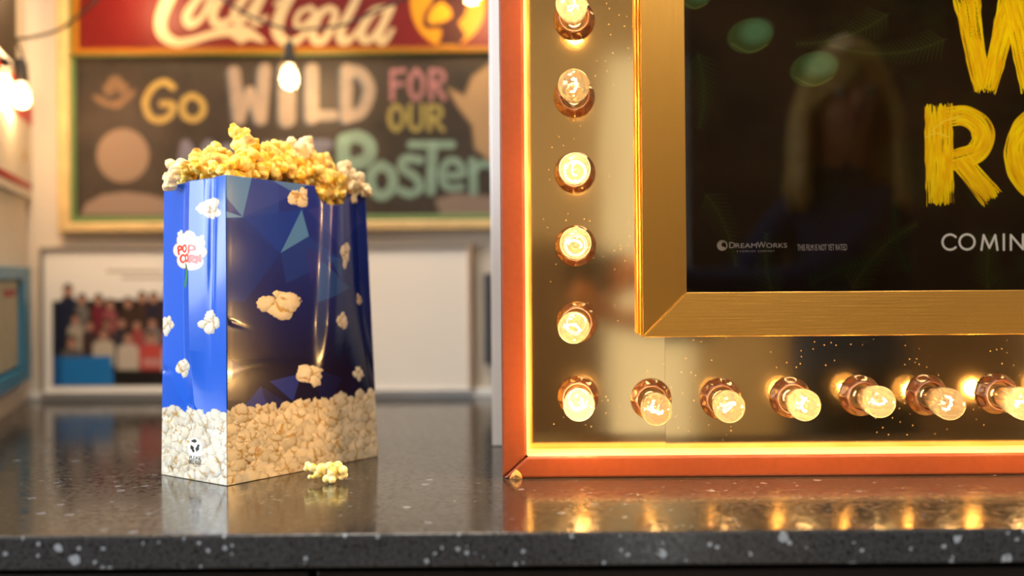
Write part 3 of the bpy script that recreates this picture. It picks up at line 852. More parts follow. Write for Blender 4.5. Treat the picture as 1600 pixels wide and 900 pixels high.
# photograph pixels of the four corners of each printed face, for placing the print
PXF = dict(b0=(355, 759.5), b1=(590.5, 713), t0=(356, 270.5), t1=(574, 290))
PXL = dict(b0=(253, 741.5), b1=(355, 759.5), t0=(258, 285), t1=(356, 270.5))
def bil(c, s, t):
    s = s[..., None]; t = t[..., None]
    lo = np.asarray(c['b0'])*(1-s)+np.asarray(c['b1'])*s; hi = np.asarray(c['t0'])*(1-s)+np.asarray(c['t1'])*s
    q = lo*(1-t)+hi*t
    return q[..., 0], q[..., 1]
def saw(u, per): return np.abs((u/per) % 1-.5)*2
NT = 560
def face(kind, ns):
    s = np.linspace(0, 1, ns)[None, :].repeat(NT, 0)
    tt = np.linspace(0, 1, NT)[:, None].repeat(ns, 1)
    c0b, c1b, c0t, c1t, wid, out = {
        'front': (gF, gR, tF, tR, np.linalg.norm(gR-gF), outF), 'left': (gL, gF, tL, tF, np.linalg.norm(gF-gL), outL),
        'back': (gB, gL, tB, tL, np.linalg.norm(gR-gF), -outF), 'right': (gR, gB, tR, tB, np.linalg.norm(gF-gL), -outL)}[kind]
    rim = np.ones(s.shape)
    if kind in ('front',):
        sc = .722; hw_ = .120                       # thumb notch
        d = np.abs(s-sc)/hw_
        rim = rim-np.where(d < 1, (.064)*np.sqrt(np.clip(1-d**2.6, 0, 1)), 0)
    rim = rim-.0042*saw(s*wid, .0030)
    t = tt*rim
    T = t[..., None]; S = s[..., None]
    base = (c0b*(1-S)+c1b*S)*(1-T)+(c0t*(1-S)+c1t*S)*T
    bow = np.sin(np.pi*np.clip(t, 0, 1))**.8
    d = np.zeros(s.shape)
    if kind in ('front', 'back'):
        d += .0014*np.sin(np.pi*s)*np.clip(t*1.3, 0, 1)*(.4+.6*bow)
        ridge = s-(.715-.095*np.clip((.92-t)/.6, 0, 1))    # soft vertical ridge below the notch
        fade = np.clip((t-.25)/.25, 0, 1)
        d += .0058*np.exp(-(np.where(ridge < 0, ridge/.06, ridge/.12))**2)*fade
        d -= .013*np.clip((s-.78)/.22, 0, 1)**1.8*np.clip((t-.15)/.5, 0, 1)
        d += .0003*np.exp(-((t-.36-.02*np.sin(s*7))/.016)**2)*np.exp(-((s-.25)/.2)**2)
        d -= .0007*np.exp(-((t-.52+.2*(s-.05))/.010)**2)*np.exp(-((s-.02)/.08)**2)
    else:
        cr = s-(.50+.10*(1-t))                        # middle crease of the gusset
        d += .0045*np.clip(1-np.abs(cr)/.16, 0, 1)**1.3*np.clip((t-.18)/.25, 0, 1)
        d += .0040*np.sin(np.pi*s)*bow
        d -= .0030*np.exp(-((s-.78)/.05)**2)*np.clip((t-.3)/.4, 0, 1)
        d -= .0018*np.exp(-((t-.355)/.010)**2)*np.exp(-(s/.12)**2)
        tri = np.abs(np.abs(s-.52)*1.05-(.26-t)*1.9)      # folded triangle at the foot
        d -= .0010*np.exp(-(tri/.03)**2)*np.clip((.28-t)/.05, 0, 1)*np.sin(np.pi*s)
    d *= np.clip(np.minimum(s, 1-s)/.03, 0, 1)
    xy = base+d[..., None]*out
    drop = .006*s if kind == 'front' else (.006*(1-s) if kind == 'left' else .006)
    drop = drop if kind != 'back' else .006*np.ones(s.shape)
    z = ZT+.0004+t*(BH-drop*t)
    return s, t, np.concatenate([xy, z[..., None]], -1)
def tris(cv, lst):
    for pts, col, al in lst: cv.poly(list(pts), srgb(col), 1.0, al)
def paint_front(px, py):
    cv = Canvas(px, py, (0, 0, 0))
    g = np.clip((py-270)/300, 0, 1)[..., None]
    cv.C = np.asarray(srgb('#17318c'))*(1-g)+np.asarray(srgb('#0e1330'))*g  # navy print; its darkening towards the foot is shade put into the colour
    tris(cv, [
        ([(355, 268), (430, 268), (430, 392), (355, 335)], '#23479f', .6), ([(378, 337), (470, 320), (432, 392)], '#0f3794', .9),
        ([(355, 350), (378, 337), (432, 392), (380, 470), (355, 470)], '#0d2f80', .8), ([(432, 392), (476, 364), (520, 400), (440, 440)], '#173a86', .6),
        ([(355, 268), (392, 270), (378, 337), (355, 306)], '#5c92c8', .75), ([(353, 328), (379, 337), (353, 339)], '#6fa3d2', .8),
        ([(412, 272), (478, 279), (456, 297)], '#5b86b8', .75), ([(465, 322), (476, 364), (432, 392)], '#4f84b8', .8),
        ([(392, 270), (412, 272), (456, 297), (378, 337)], '#33489a', .6), ([(476, 322), (560, 290), (575, 340), (520, 380)], '#333c8a', .5),
        ([(490, 400), (530, 440), (488, 470)], '#2c5a9c', .45), ([(500, 395), (525, 400), (530, 440)], '#31609f', .35), ([(470, 380), (500, 395), (478, 440)], '#2a2f78', .6),
        ([(532, 438), (545, 445), (488, 470)], '#2f5f9e', .4),
        ([(402, 604), (418, 652), (366, 652)], '#23378a', .8), ([(415, 596), (462, 584), (450, 628)], '#26398f', .75), ([(355, 560), (380, 575), (355, 600)], '#20358a', .5),
        ([(402, 604), (418, 652), (440, 630)], '#1a2460', .6), ([(475, 575), (530, 590), (500, 640)], '#161f52', .5), ([(540, 460), (585, 520), (550, 600)], '#1b2450', .4)])
    for i, (x, y, r, sx) in enumerate(((463, 303, 17, 1.05), (535, 393, 20, .62), (427, 471, 25, 1.12), (525, 498, 15, .78), (568, 463, 14, .62), (473, 587, 22, 1.1), (558, 584, 14, .85))):
        cv.popcorn(x, y, r, 300+i*7, (.93, .80, .58), sx)  # warm tint here and in the band puts bulb light into the print
    q = np.random.RandomState(3)
    yb = lambda x: 648-(x-355)*.135
    w = cv.win(350, 630, 600, 770)
    m = (cv.Y > yb(cv.X)+12+8*(vnoise(cv.X/9, cv.Y*0, 4)-.5))
    cv.C[m] = srgb('#7d5524')
    for row in range(8):
        for k in range(15):
            x = 352+k*17.5+q.uniform(-7, 7)+(row % 2)*8; y = yb(x)+8+row*15.5+q.uniform(-6, 6)
            cv.popcorn(x, y, q.uniform(16, 25), 1000+row*40+k, tuple(np.array([.90, .77, .54])*q.uniform(.74, 1.03)), q.uniform(.8, 1.0))
    return cv
def paint_left(px, py):
    cv = Canvas(px, py, (0, 0, 0))
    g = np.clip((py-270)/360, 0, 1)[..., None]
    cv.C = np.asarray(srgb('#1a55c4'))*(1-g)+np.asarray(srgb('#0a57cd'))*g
    tris(cv, [([(318, 268), (358, 268), (358, 330)], '#2a66cc', .5), ([(255, 560), (300, 640), (255, 640)], '#0c4fbd', .5), ([(336, 300), (356, 330), (356, 400), (330, 360)], '#1d4fb5', .4)])
    for i, (x, y, r, sx) in enumerate(((333, 326, 18, 1.0), (268, 506, 17, .72), (333, 503, 18, .9), (297, 576, 16, .85))):
        cv.popcorn(x, y, r, 520+i*11, (.84, .80, .72), sx)  # whiter tint here and in the band puts cool daylight into the print
    # the round popcorn logo with red lettering
    for (x, y, r) in ((292, 372, 9), (305, 368, 9), (316, 378, 9), (287, 388, 10), (318, 392, 9), (296, 404, 12), (312, 408, 11), (303, 388, 17), (300, 398, 14)):
        cv.ell(x, y, r+1.4, r+1.6, srgb('#e6c766'), 1.2)
    for (x, y, r) in ((292, 372, 9), (305, 368, 9), (316, 378, 9), (287, 388, 10), (318, 392, 9), (296, 404, 12), (312, 408, 11), (303, 388, 17), (300, 398, 14)):
        cv.ell(x, y, r, r, srgb('#f4f0ea'), 1.2)
    for (x, y) in ((285, 362), (299, 362), (312, 364), (323, 368), (289, 359)):
        cv.ell(x, y, 2.3, 2.6, srgb('#f4efe4'), 1)
    RED = srgb('#d8351f')
    rs = lambda p, c=False: cv.stroke(p, 1.9, RED, .9, c)
    rs([(286, 395), (284.5, 384), (289, 382.5), (291, 386), (286, 389)], True)                     # P
    rs(arc(297, 386, 4.3, 0, 6.283, 5.2), True)                                                    # O
    rs([(308, 393), (309, 382), (314, 383), (314.5, 388), (309, 389)], True)                       # P
    rs(arc(294, 402, 5.2, .8, 5.5, 5.8)); rs(arc(303.5, 401, 3.9, 0, 6.283, 5.4))                   # C O
    rs([(310, 408), (310.5, 397), (314, 398), (314, 402), (310.5, 403), (314.5, 408)])             # R
    rs([(317, 409), (317.5, 399), (321, 407), (321, 397)])                                         # N
    cv.stroke([(303, 413), (304, 424), (301, 438), (299.5, 446)], [1.2, 2.6, 3.0, 2.4], srgb('#4b8a2e'), 1, True)
    cv.stroke([(300, 410), (303, 418)], 1.3, srgb('#3a2415'), 1)
    q = np.random.RandomState(9)
    yb = lambda x: 640+(x-253)*.09
    m = cv.Y > yb(cv.X)+12+8*(vnoise(cv.X/8, cv.Y*0, 6)-.5)
    cv.C[m] = srgb('#8d6d3c')
    for row in range(8):
        for k in range(8):
            x = 250+k*15+q.uniform(-6, 6)+(row % 2)*7; y = yb(x)+8+row*15+q.uniform(-6, 6)
            cv.popcorn(x, y, q.uniform(15, 23), 2000+row*40+k, tuple(np.array([.86, .82, .72])*q.uniform(.80, 1.02)), q.uniform(.7, .9))
    # recycling mark
    cv.ell(309, 703, 10.5, 19, srgb('#f3efe6'), 1.2)
    BLK = (.012, .012, .014)
    for k in range(3):
        a = -math.pi/2+k*2.0944
        cx_, cy_ = 309+4.6*math.cos(a), 697+7.6*math.sin(a)
        dx, dy = -math.sin(a)*3.2, math.cos(a)*5.2
        cv.stroke([(cx_-dx, cy_-dy), (cx_+.25*dx, cy_+.25*dy)], 2.0, BLK, .8)
        cv.stroke([(cx_+.25*dx, cy_+.25*dy), (cx_+1.2*dx, cy_+1.2*dy)], [3.2, .3], BLK, .8)
    tx = lambda p: cv.stroke(p, .55, BLK, .8)
    x = 300.5                                        # PLEASE / RECYCLE in tiny capitals
    for gl in 'PLEASE':
        y = 713.5; g_ = {'P': [(0, 5), (0, 0), (2, 0), (2, 2.5), (0, 2.5)], 'L': [(0, 0), (0, 5), (2, 5)], 'E': [(2, 0), (0, 0), (0, 2.5), (1.6, 2.5), (0, 2.5), (0, 5), (2, 5)], 'A': [(0, 5), (1, 0), (2, 5)], 'S': [(2, 0), (0, .6), (0, 2.3), (2, 2.8), (2, 4.5), (0, 5)]}[gl]
        tx([(x+a, y+c_+(x-309)*.08) for a, c_ in g_]); x += 3.0
    x = 299.5
    for gl in 'RECYCLE':
        y = 720.3; g_ = {'R': [(0, 5), (0, 0), (2, 0), (2, 2.4), (0, 2.4), (2, 5)], 'E': [(2, 0), (0, 0), (0, 2.5), (1.6, 2.5), (0, 2.5), (0, 5), (2, 5)], 'C': [(2, .4), (.4, 0), (0, 2.5), (.4, 5), (2, 4.6)], 'Y': [(0, 0), (1, 2.4), (2, 0), (1, 2.4), (1, 5)], 'L': [(0, 0), (0, 5), (2, 5)]}[gl]
        tx([(x+a, y+c_+(x-309)*.1) for a, c_ in g_]); x += 2.75
    return cv
parts = []
for kind, ns in (('front', 400), ('right', 30), ('back', 40), ('left', 210)):
    s, t, V = face(kind, ns)
    c = PXF if kind in ('front', 'back') else PXL
    if kind == 'right': px, py = bil(PXL, s, t)
    else: px, py = bil(c, s, t)
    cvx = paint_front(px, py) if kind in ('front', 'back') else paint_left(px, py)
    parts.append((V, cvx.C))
bag = empty('popcorn_bag', (float((gF[0]+gB[0])/2), float((gF[1]+gB[1])/2), ZT))
tag(bag, 'blue paper popcorn bag printed with popped kernels, overflowing, standing on the dark countertop', 'bag')
Vb = np.concatenate([p[0] for p in parts], 1); Cb = np.concatenate([p[1] for p in parts], 1)
paper = grid_mesh('printed_paper', Vb, Cb, printed('glossy_printed_paper', .18, .45, .15, crinkle=.00010), bag)
sf = paper.modifiers.new('paper_thickness', 'SOLIDIFY'); sf.thickness = .0004; sf.offset = -1
bb = MB(); q4 = [(*gF, ZT+.0006), (*gR, ZT+.0006), (*gB, ZT+.0006), (*gL, ZT+.0006)]
bb.add([Vector(p) for p in q4], [(0, 1, 2, 3)]).build('bag_bottom', mat('plain_paper', srgb('#e6e0d2'), .7), bag)

# ------------------------------------------------------------------ popcorn
def pop_mesh(seed, size, elong=1.0):
    q = random.Random(seed)
    lobes = [((0, 0, 0), .42)]
    n = q.randint(3, 5)
    for k in range(n):
        th = math.acos(1-2*(k+.5)/n)+q.uniform(-.3, .3); ph = k*2.4+q.uniform(-.5, .5)
        d = q.uniform(.42, .62); r = q.uniform(.34, .54)
        lobes.append(((math.sin(th)*math.cos(ph)*d*elong, math.sin(th)*math.sin(ph)*d, math.cos(th)*d*.85), r))
        if q.random() < .30:
            d2 = d+r*.8; a = q.uniform(-.5, .5)
            lobes.append(((math.sin(th)*math.cos(ph+a)*d2*elong, math.sin(th)*math.sin(ph+a)*d2, math.cos(th)*d2*.85), r*q.uniform(.45, .65)))
    s = size/2
    bm = bmesh.new()
    for c, r in lobes:
        bmesh.ops.create_icosphere(bm, subdivisions=3, radius=r*s, matrix=Matrix.Translation(Vector(c)*s))
    me = bpy.data.meshes.new('popcorn_source'); bm.to_mesh(me); bm.free()
    o = bpy.data.objects.new('popcorn_source', me); COL.objects.link(o)
    r_ = o.modifiers.new('r', 'REMESH'); r_.mode = 'VOXEL'; r_.voxel_size = size/32
    sm = o.modifiers.new('s', 'SMOOTH'); sm.iterations = 7; sm.factor = .5
    bpy.context.view_layer.update()
    me2 = bpy.data.meshes.new_from_object(o.evaluated_get(bpy.context.evaluated_depsgraph_get()))
    bpy.data.objects.remove(o)
    co = np.empty(len(me2.vertices)*3); me2.vertices.foreach_get('co', co); co = co.reshape(-1, 3)
    D = np.stack([np.linalg.norm(co-np.array(c)*s, axis=1)-r*s for c, r in lobes], 1); D.sort(axis=1)
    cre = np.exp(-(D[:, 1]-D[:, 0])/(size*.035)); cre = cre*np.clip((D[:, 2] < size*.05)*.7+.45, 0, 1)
    rad = np.linalg.norm(co, axis=1)/s
    nz = fbm(co[:, 0]/size*5+seed, co[:, 1]/size*5+co[:, 2]/size*4, seed)
    co += (co/np.maximum(rad[:, None]*s, 1e-6))*((fbm(co[:, 0]/size*6, co[:, 1]/size*6+co[:, 2]/size*5, seed+5)-.5)*size*.22)[:, None]
    me2.vertices.foreach_set('co', co.ravel()); me2.update()
    cream, butter, hull = np.array(srgb('#fbe38c')), np.array(srgb('#f7b91c')), np.array(srgb('#b06416'))
    k = np.clip(nz*2.2-.65, 0, 1)[:, None]
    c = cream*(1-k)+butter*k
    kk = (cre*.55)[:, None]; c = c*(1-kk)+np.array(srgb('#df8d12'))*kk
    for j in range(2):
        a = np.array([q.gauss(0, 1) for _ in range(3)]); a /= np.linalg.norm(a)
        hs = np.clip((co/np.maximum(np.linalg.norm(co, axis=1), 1e-6)[:, None]) @ a*9-7.9, 0, 1)[:, None]*np.clip(1.5-rad, 0, 1)[:, None]
        c = c*(1-hs)+hull*hs
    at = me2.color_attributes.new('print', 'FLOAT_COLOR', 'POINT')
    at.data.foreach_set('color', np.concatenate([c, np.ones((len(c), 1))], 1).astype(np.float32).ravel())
    me2.polygons.foreach_set('use_smooth', np.ones(len(me2.polygons), bool))
    me2.name = 'popcorn'
    return me2
def pop_material(name, tint):
    m = printed(name, .55, .35, 0, .35)
    n, l = nodes(m); b_ = n['Principled BSDF']
    src = b_.inputs['Base Color'].links[0].from_socket
    mx = n.new('ShaderNodeMixRGB'); mx.blend_type = 'MULTIPLY'; mx.inputs[0].default_value = 1; mx.inputs[2].default_value = (*tint, 1)
    l.new(src, mx.inputs[1]); l.new(mx.outputs[0], b_.inputs['Base Color'])
    tc = n.new('ShaderNodeTexCoord'); t = n.new('ShaderNodeTexNoise'); t.inputs['Scale'].default_value = 420; t.inputs['Detail'].default_value = 2
    l.new(tc.outputs['Object'], t.inputs['Vector'])
    bp = n.new('ShaderNodeBump'); bp.inputs['Distance'].default_value = .0005; bp.inputs['Strength'].default_value = .5
    l.new(t.outputs['Fac'], bp.inputs['Height']); l.new(bp.outputs['Normal'], b_.inputs['Normal'])
    return m
PM = {'y': pop_material('buttered_popcorn', (1, 1, .92)), 'w': pop_material('pale_popcorn', (1, 1, 1.0))}
protos = [pop_mesh(50+i, .030, 1.0+.12*(i % 3)) for i in range(9)]
protw = []
for me in protos[:4]:
    m2 = me.copy(); at = m2.color_attributes['print']
    c = np.empty(len(m2.vertices)*4, np.float32); at.data.foreach_get('color', c); c = c.reshape(-1, 4)
    c[:, :3] = c[:, :3]*.45+np.array(srgb('#f3ead2'))*.55; at.data.foreach_set('color', c.ravel())
    m2.materials.append(PM['w']); protw.append(m2)
for me in protos: me.materials.append(PM['y'])
GEN = 'yellow popped popcorn in the heap filling the blue bag'
HEAP = 'popcorn heaped in the blue bag'
bagA, bagU, bagV = gF, gR-gF, gL-gF
def bagxy(u, v): return bagA+bagU*u+bagV*v
cnt = 0
def pop(loc, size, kind='y', label=None, seed=0, group=True, rot=None):
    global cnt
    q = random.Random(900+cnt*13+seed); cnt += 1
    me = q.choice(protw if kind == 'w' else protos)
    o = bpy.data.objects.new('popcorn', me); COL.objects.link(o)
    o.location = loc; s = size/.036; o.scale = (s*q.uniform(.92, 1.08), s*q.uniform(.92, 1.08), s*q.uniform(.88, 1.0))
    o.rotation_euler = rot or (q.uniform(0, 6.28), q.uniform(0, 6.28), q.uniform(0, 6.28))
    if label: tag(o, label, 'popcorn')
    else: tag(o, GEN, 'popcorn', HEAP)
    return o
# pieces placed one by one: pixel, distance, size in metres, kind, label
PIECES = [
    (374, 212, 1.075, .025, 'y', 'topmost popped popcorn crowning the heap in the blue bag'),
    (384, 232, 1.068, .032, 'y', None), (398, 235, 1.085, .028, 'y', None), (337, 236, 1.075, .025, 'y', None), (333, 253, 1.06, .024, 'y', None),
    (311, 247, 1.085, .026, 'y', None), (352, 254, 1.055, .026, 'y', None), (372, 260, 1.05, .026, 'y', None), (392, 258, 1.05, .027, 'y', None),
    (412, 256, 1.06, .027, 'y', None), (430, 252, 1.07, .029, 'y', None), (425, 238, 1.10, .024, 'y', None), (448, 243, 1.09, .028, 'y', None), (452, 262, 1.06, .026, 'y', None),
    (470, 240, 1.10, .026, 'w', None), (477, 226, 1.10, .020, 'w', 'pale popcorn curl sticking up above the heap in the blue bag'),
    (458, 227, 1.11, .019, 'w', None), (474, 258, 1.075, .024, 'y', None), (490, 268, 1.07, .024, 'y', None),
    (503, 254, 1.10, .027, 'y', None), (497, 262, 1.085, .024, 'y', None), (519, 266, 1.095, .030, 'y', None), (505, 281, 1.085, .027, 'y', None),
    (518, 296, 1.092, .027, 'y', 'glossy yellow popcorn filling the thumb notch of the blue bag'), (531, 287, 1.10, .022, 'y', None), (508, 300, 1.084, .022, 'y', None),
    (512, 310, 1.118, .022, 'y', None), (526, 307, 1.124, .021, 'y', None), (500, 298, 1.112, .022, 'y', None), (536, 300, 1.128, .020, 'y', None), (519, 284, 1.13, .024, 'y', None),
    (541, 268, 1.13, .026, 'w', None), (556, 280, 1.145, .026, 'w', None), (548, 290, 1.125, .020, 'w', None),
    (572, 297, 1.155, .019, 'w', 'pale popcorn hanging out over the bag rim beside the chalkboard lettering'),
    (285, 262, 1.06, .027, 'w', None), (272, 266, 1.05, .024, 'w', None), (300, 258, 1.055, .024, 'y', None),
    (266, 284, 1.046, .022, 'w', 'pale popcorn hanging over the rim above the popcorn logo'), (279, 279, 1.046, .019, 'w', None), (297, 268, 1.045, .022, 'y', None),
    (316, 262, 1.045, .024, 'y', None), (336, 266, 1.035, .024, 'y', None), (358, 266, 1.03, .022, 'y', None), (410, 268, 1.042, .022, 'y', None), (432, 268, 1.05, .024, 'y', None), (466, 272, 1.07, .020, 'y', None),
    (378, 247, 1.065, .026, 'y', None), (357, 245, 1.08, .024, 'y', None), (322, 244, 1.09, .024, 'y', None), (411, 240, 1.09, .026, 'y', None), (486, 246, 1.12, .022, 'y', None), (440, 232, 1.12, .022, 'y', None),
]
for i, (px, py, Y, sz, k, lb) in enumerate(PIECES): 
    if 350 < px < 568: Y = max(Y, 1.004+.158*(px-355)/235+.013+.010*max(0, 276-py)/20)
    elif px <= 350 and not lb: Y = max(Y, 1.066-(px-253)/102*.06+.018)
    pop(P(px, py, Y), sz*(1.18 if px < 350 or px > 535 else 1.32), k, lb, i)
# the body of the heap behind and under them
q = random.Random(77)
for u in np.linspace(.14, .88, 9):
    for v in np.linspace(.20, .80, 4):
        x, y = bagxy(u+q.uniform(-.03, .03), v+q.uniform(-.05, .05))
        hump = math.exp(-((u-.38)/.30)**2)*.024
        pop((x, y, ZT+BH-.014+hump+q.uniform(-.006, .005)), q.uniform(.029, .036), 'w' if u > .85 else 'y', None)
# the loose piece on the counter
def merge_pop(pieces, name, label):
    """one irregular popped piece made of several lobes grown together"""
    bm = bmesh.new()
    for c, r in pieces: bmesh.ops.create_icosphere(bm, subdivisions=3, radius=r, matrix=Matrix.Translation(Vector(c)))
    me = bpy.data.meshes.new('src'); bm.to_mesh(me); bm.free()
    o = bpy.data.objects.new('src', me); COL.objects.link(o)
    r_ = o.modifiers.new('r', 'REMESH'); r_.mode = 'VOXEL'; r_.voxel_size = .0008
    sm = o.modifiers.new('s', 'SMOOTH'); sm.iterations = 2
    bpy.context.view_layer.update()
    me2 = bpy.data.meshes.new_from_object(o.evaluated_get(bpy.context.evaluated_depsgraph_get())); bpy.data.objects.remove(o)
    co = np.empty(len(me2.vertices)*3); me2.vertices.foreach_get('co', co); co = co.reshape(-1, 3)
    D = np.stack([np.linalg.norm(co-np.array(c), axis=1)-r for c, r in pieces], 1); D.sort(axis=1)
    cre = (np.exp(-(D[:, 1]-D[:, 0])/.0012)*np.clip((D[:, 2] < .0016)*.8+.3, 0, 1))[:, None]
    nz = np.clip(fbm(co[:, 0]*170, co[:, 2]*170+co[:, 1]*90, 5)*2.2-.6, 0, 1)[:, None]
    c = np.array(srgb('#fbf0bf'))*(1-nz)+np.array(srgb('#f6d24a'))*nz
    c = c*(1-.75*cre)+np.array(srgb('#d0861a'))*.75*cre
    at = me2.color_attributes.new('print', 'FLOAT_COLOR', 'POINT')
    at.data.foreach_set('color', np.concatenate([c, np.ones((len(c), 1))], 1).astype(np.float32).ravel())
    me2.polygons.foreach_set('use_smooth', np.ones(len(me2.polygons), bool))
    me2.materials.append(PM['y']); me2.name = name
    ob = bpy.data.objects.new(name, me2); COL.objects.link(ob); tag(ob, label, 'popcorn'); return ob
LY = F*HC/dero(507, 755)[1]
kx = LY/F
def lpp(px, py, dy=0.): 
    p = P(px, py, LY); return (p.x, LY+dy, p.z)
ob = merge_pop([(lpp(480, 727, .002), 5.2*kx), (lpp(488, 731), 6.8*kx), (lpp(478, 733), 4.1*kx), (lpp(485, 745, -.002), 3.9*kx), (lpp(491, 745, -.002), 3.4*kx), (lpp(497, 741), 6.8*kx), (lpp(503, 733), 9.1*kx), (lpp(514, 730, .001), 8.0*kx), (lpp(520, 737), 9.1*kx),
                (lpp(527, 729, .002), 8.0*kx), (lpp(536, 735), 7.4*kx), (lpp(538, 743, .001), 5.7*kx), (lpp(511, 748, -.003), 6.3*kx), (lpp(520, 749, -.003), 6.4*kx), (lpp(505, 742, .004), 8.0*kx), (lpp(527, 745, .003), 6.3*kx), (lpp(515, 747, .008), 8.0*kx), (lpp(533, 747, .0), 4.1*kx)],
               'popcorn', 'single buttery popcorn lying loose on the counter in front of the blue bag')
zmin = min(v.co.z for v in ob.data.vertices); ob.location.z = ZT-zmin+.0001

# ------------------------------------------------------------------ wall behind: chalkboard and red sign
cb = empty('chalkboard', Q(440, 352, YB-.02))
tag(cb, 'framed black chalkboard with colourful chalk lettering on the wall behind the popcorn bag', 'chalkboard')
YK = YB-.014
qxs = np.arange(118, 900, 1.6); qys = np.arange(78, 350, 1.6)
cv, V = flat_canvas(qxs, qys, YK, srgb('#2b2622'))
nn = fbm(cv.X/60, cv.Y/40, 31)[..., None]; n3 = fbm(cv.X/18, cv.Y/60, 41)[..., None]
cv.C = np.asarray(srgb('#1d1917'))*(1-nn)+np.asarray(srgb('#40372f'))*nn*(.6+.6*n3)
YC, PCH, LAV, PNK, OLV, MNT, BLU = srgb('#b09650'), srgb('#958474'), srgb('#6c6e82'), srgb('#9a6a70'), srgb('#958a4c'), srgb('#7d9a8c'), srgb('#545b66')
ch = lambda p, h_, c, cu=False, cl=False, sd=1: cv.stroke(p, h_, c, 2.0, cu, cl, .45, sd)
ch([(270, 136), (256, 128), (238, 138), (227, 160), (234, 182), (250, 188), (266, 180), (270, 164), (254, 162)], 5.2, YC, True)
ch([(300, 150), (316, 160), (316, 178), (302, 187), (287, 179), (286, 160)], 5.0, YC, True, True)
for dx, dy, c in ((-4, 2, BLU), (0, 0, PCH)):
    T_ = lambda pts: [(x+dx, y+dy) for x, y in pts]
    ch(T_([(366, 112), (374, 186)]), 9.5, c); ch(T_([(376, 184), (391, 142)]), 7, c); ch(T_([(391, 142), (404, 184)]), 7, c); ch(T_([(414, 108), (408, 186)]), 9.5, c)
    ch(T_([(449, 108), (449, 186)]), 13, c); ch(T_([(488, 108), (488, 184)]), 10, c); ch(T_([(488, 180), (522, 180)]), 8, c)
    ch(T_([(542, 108), (542, 184)]), 9, c); ch(T_([(542, 110), (564, 114), (578, 140), (566, 174), (544, 182)]), 9, c, True)
F1 = lambda p, cu=False: ch(p, 4.0, PNK, cu)
F1([(613, 112), (613, 154)]); F1([(613, 112), (631, 110)]); F1([(613, 132), (628, 131)])
F1([(650, 110), (660, 122), (660, 142), (650, 154), (641, 142), (641, 122)], True); F1([(650, 110), (641, 122)])
F1([(674, 110), (674, 154)]); F1([(674, 111), (690, 112), (692, 126), (675, 132)], True); F1([(680, 132), (694, 154)])
F2 = lambda p, cu=False: ch(p, 3.8, OLV, cu)
F2([(619, 165), (629, 175), (629, 192), (619, 203), (610, 192), (610, 175), (619, 165)], True)
F2([(641, 165), (641, 194), (650, 203), (659, 194), (660, 165)], True)
F2([(671, 166), (671, 203)]); F2([(671, 167), (686, 168), (688, 181), (672, 186)], True); F2([(677, 186), (692, 203)])
for pts in ([(284, 268), (290, 226), (308, 258), (326, 226), (332, 268)], [(352, 232), (376, 232), (376, 262), (352, 262), (352, 232)], [(392, 228), (404, 264), (418, 228)], [(440, 228), (440, 264)], [(512, 226), (488, 226), (488, 264), (512, 264)], [(488, 244), (506, 244)]):
    ch(pts, 8, LAV, False, False, 3)
MT = lambda p, cu=False, h_=9: ch(p, h_, MNT, cu, False, 5)
MT([(536, 222), (538, 296)], False, 11); MT([(538, 218), (560, 214), (577, 226), (574, 248), (545, 258)], True, 10)
MT([(596, 258), (612, 270), (613, 292), (597, 306), (581, 294), (581, 270), (596, 258)], True, 8)
MT([(656, 250), (634, 248), (628, 262), (648, 276), (656, 292), (642, 303), (626, 298)], True, 7)
MT([(642, 226), (706, 226)], False, 6.5); MT([(676, 228), (673, 298)], False, 8)
MT([(696, 274), (722, 272), (716, 254), (700, 252), (690, 272), (698, 292), (720, 292)], True, 6)
MT([(738, 252), (740, 300)], False, 7); MT([(740, 268), (752, 256), (764, 258)], True, 6)
# flower, moon over a hill and smudged shapes in chalk
PF = srgb('#86694e')
for (x, y, a, bq, ro) in ((160, 158, 17, 6, .5), (198, 152, 17, 6, -.7), (180, 128, 12, 10, 0), (182, 163, 10, 7, 0), (170, 140, 10, 8, .8), (192, 138, 10, 8, -.8)):
    cv.ell(x, y, a, bq, PF, 4, .55, ro)
cv.ell(192, 243, 41, 42, srgb('#8c7664'), 4, .78)
cv.poly([(126, 336), (134, 318), (160, 304), (196, 300), (232, 304), (262, 312), (280, 336)], srgb('#8f7a6c'), 5, .8)
cv.poly([(700, 138), (726, 150), (738, 120), (770, 96), (820, 110), (820, 250), (770, 255), (742, 232), (738, 196), (716, 168)], srgb('#b0906a'), 8, .75)
cv.poly([(680, 312), (710, 302), (760, 306), (800, 318), (800, 345), (690, 340)], srgb('#8f7c70'), 8, .7)
grid_mesh('writing_surface', V, cv.C, printed('chalked_slate', .6, .3), cb)
gw = noisy(mat('cream_gold_frame', srgb('#cdb07a'), .4), 40, .1)
green = mat('green_edge', srgb('#5d7a45'), .5)
def qbox(o, x0, y0, x1, y1, Yf, Yb, mi=0):
    a, c = Q(x0, y1, Yb), Q(x1, y0, Yb)
    return o.box((a.x, Yf, a.z), (c.x, Yb, c.z), mi)
QB = lambda x, y: (x-ROLL*(y-PPY), y+ROLL*(x-PPX))
qbox(MB(), 103, -120, 121, 358, YB-.028, YB).build('frame_rail', gw, cb, bevel=.003)
qbox(MB(), 121, 343, 900, 358, YB-.028, YB).build('frame_rail', gw, cb, bevel=.003)
qbox(MB(), 121, 334, 900, 343, YB-.022, YB).build('green_edging', green, cb, bevel=.002)
qbox(MB(), 121, 80, 127, 334, YB-.020, YB).build('green_edging', green, cb, bevel=.002)
qbox(MB(), 121, 79, 900, 86, YB-.022, YB).build('green_edging', green, cb, bevel=.002)
qbox(MB(), 121, 80, 900, 342, YB-.013, YB).build('backing', M['black'], cb)
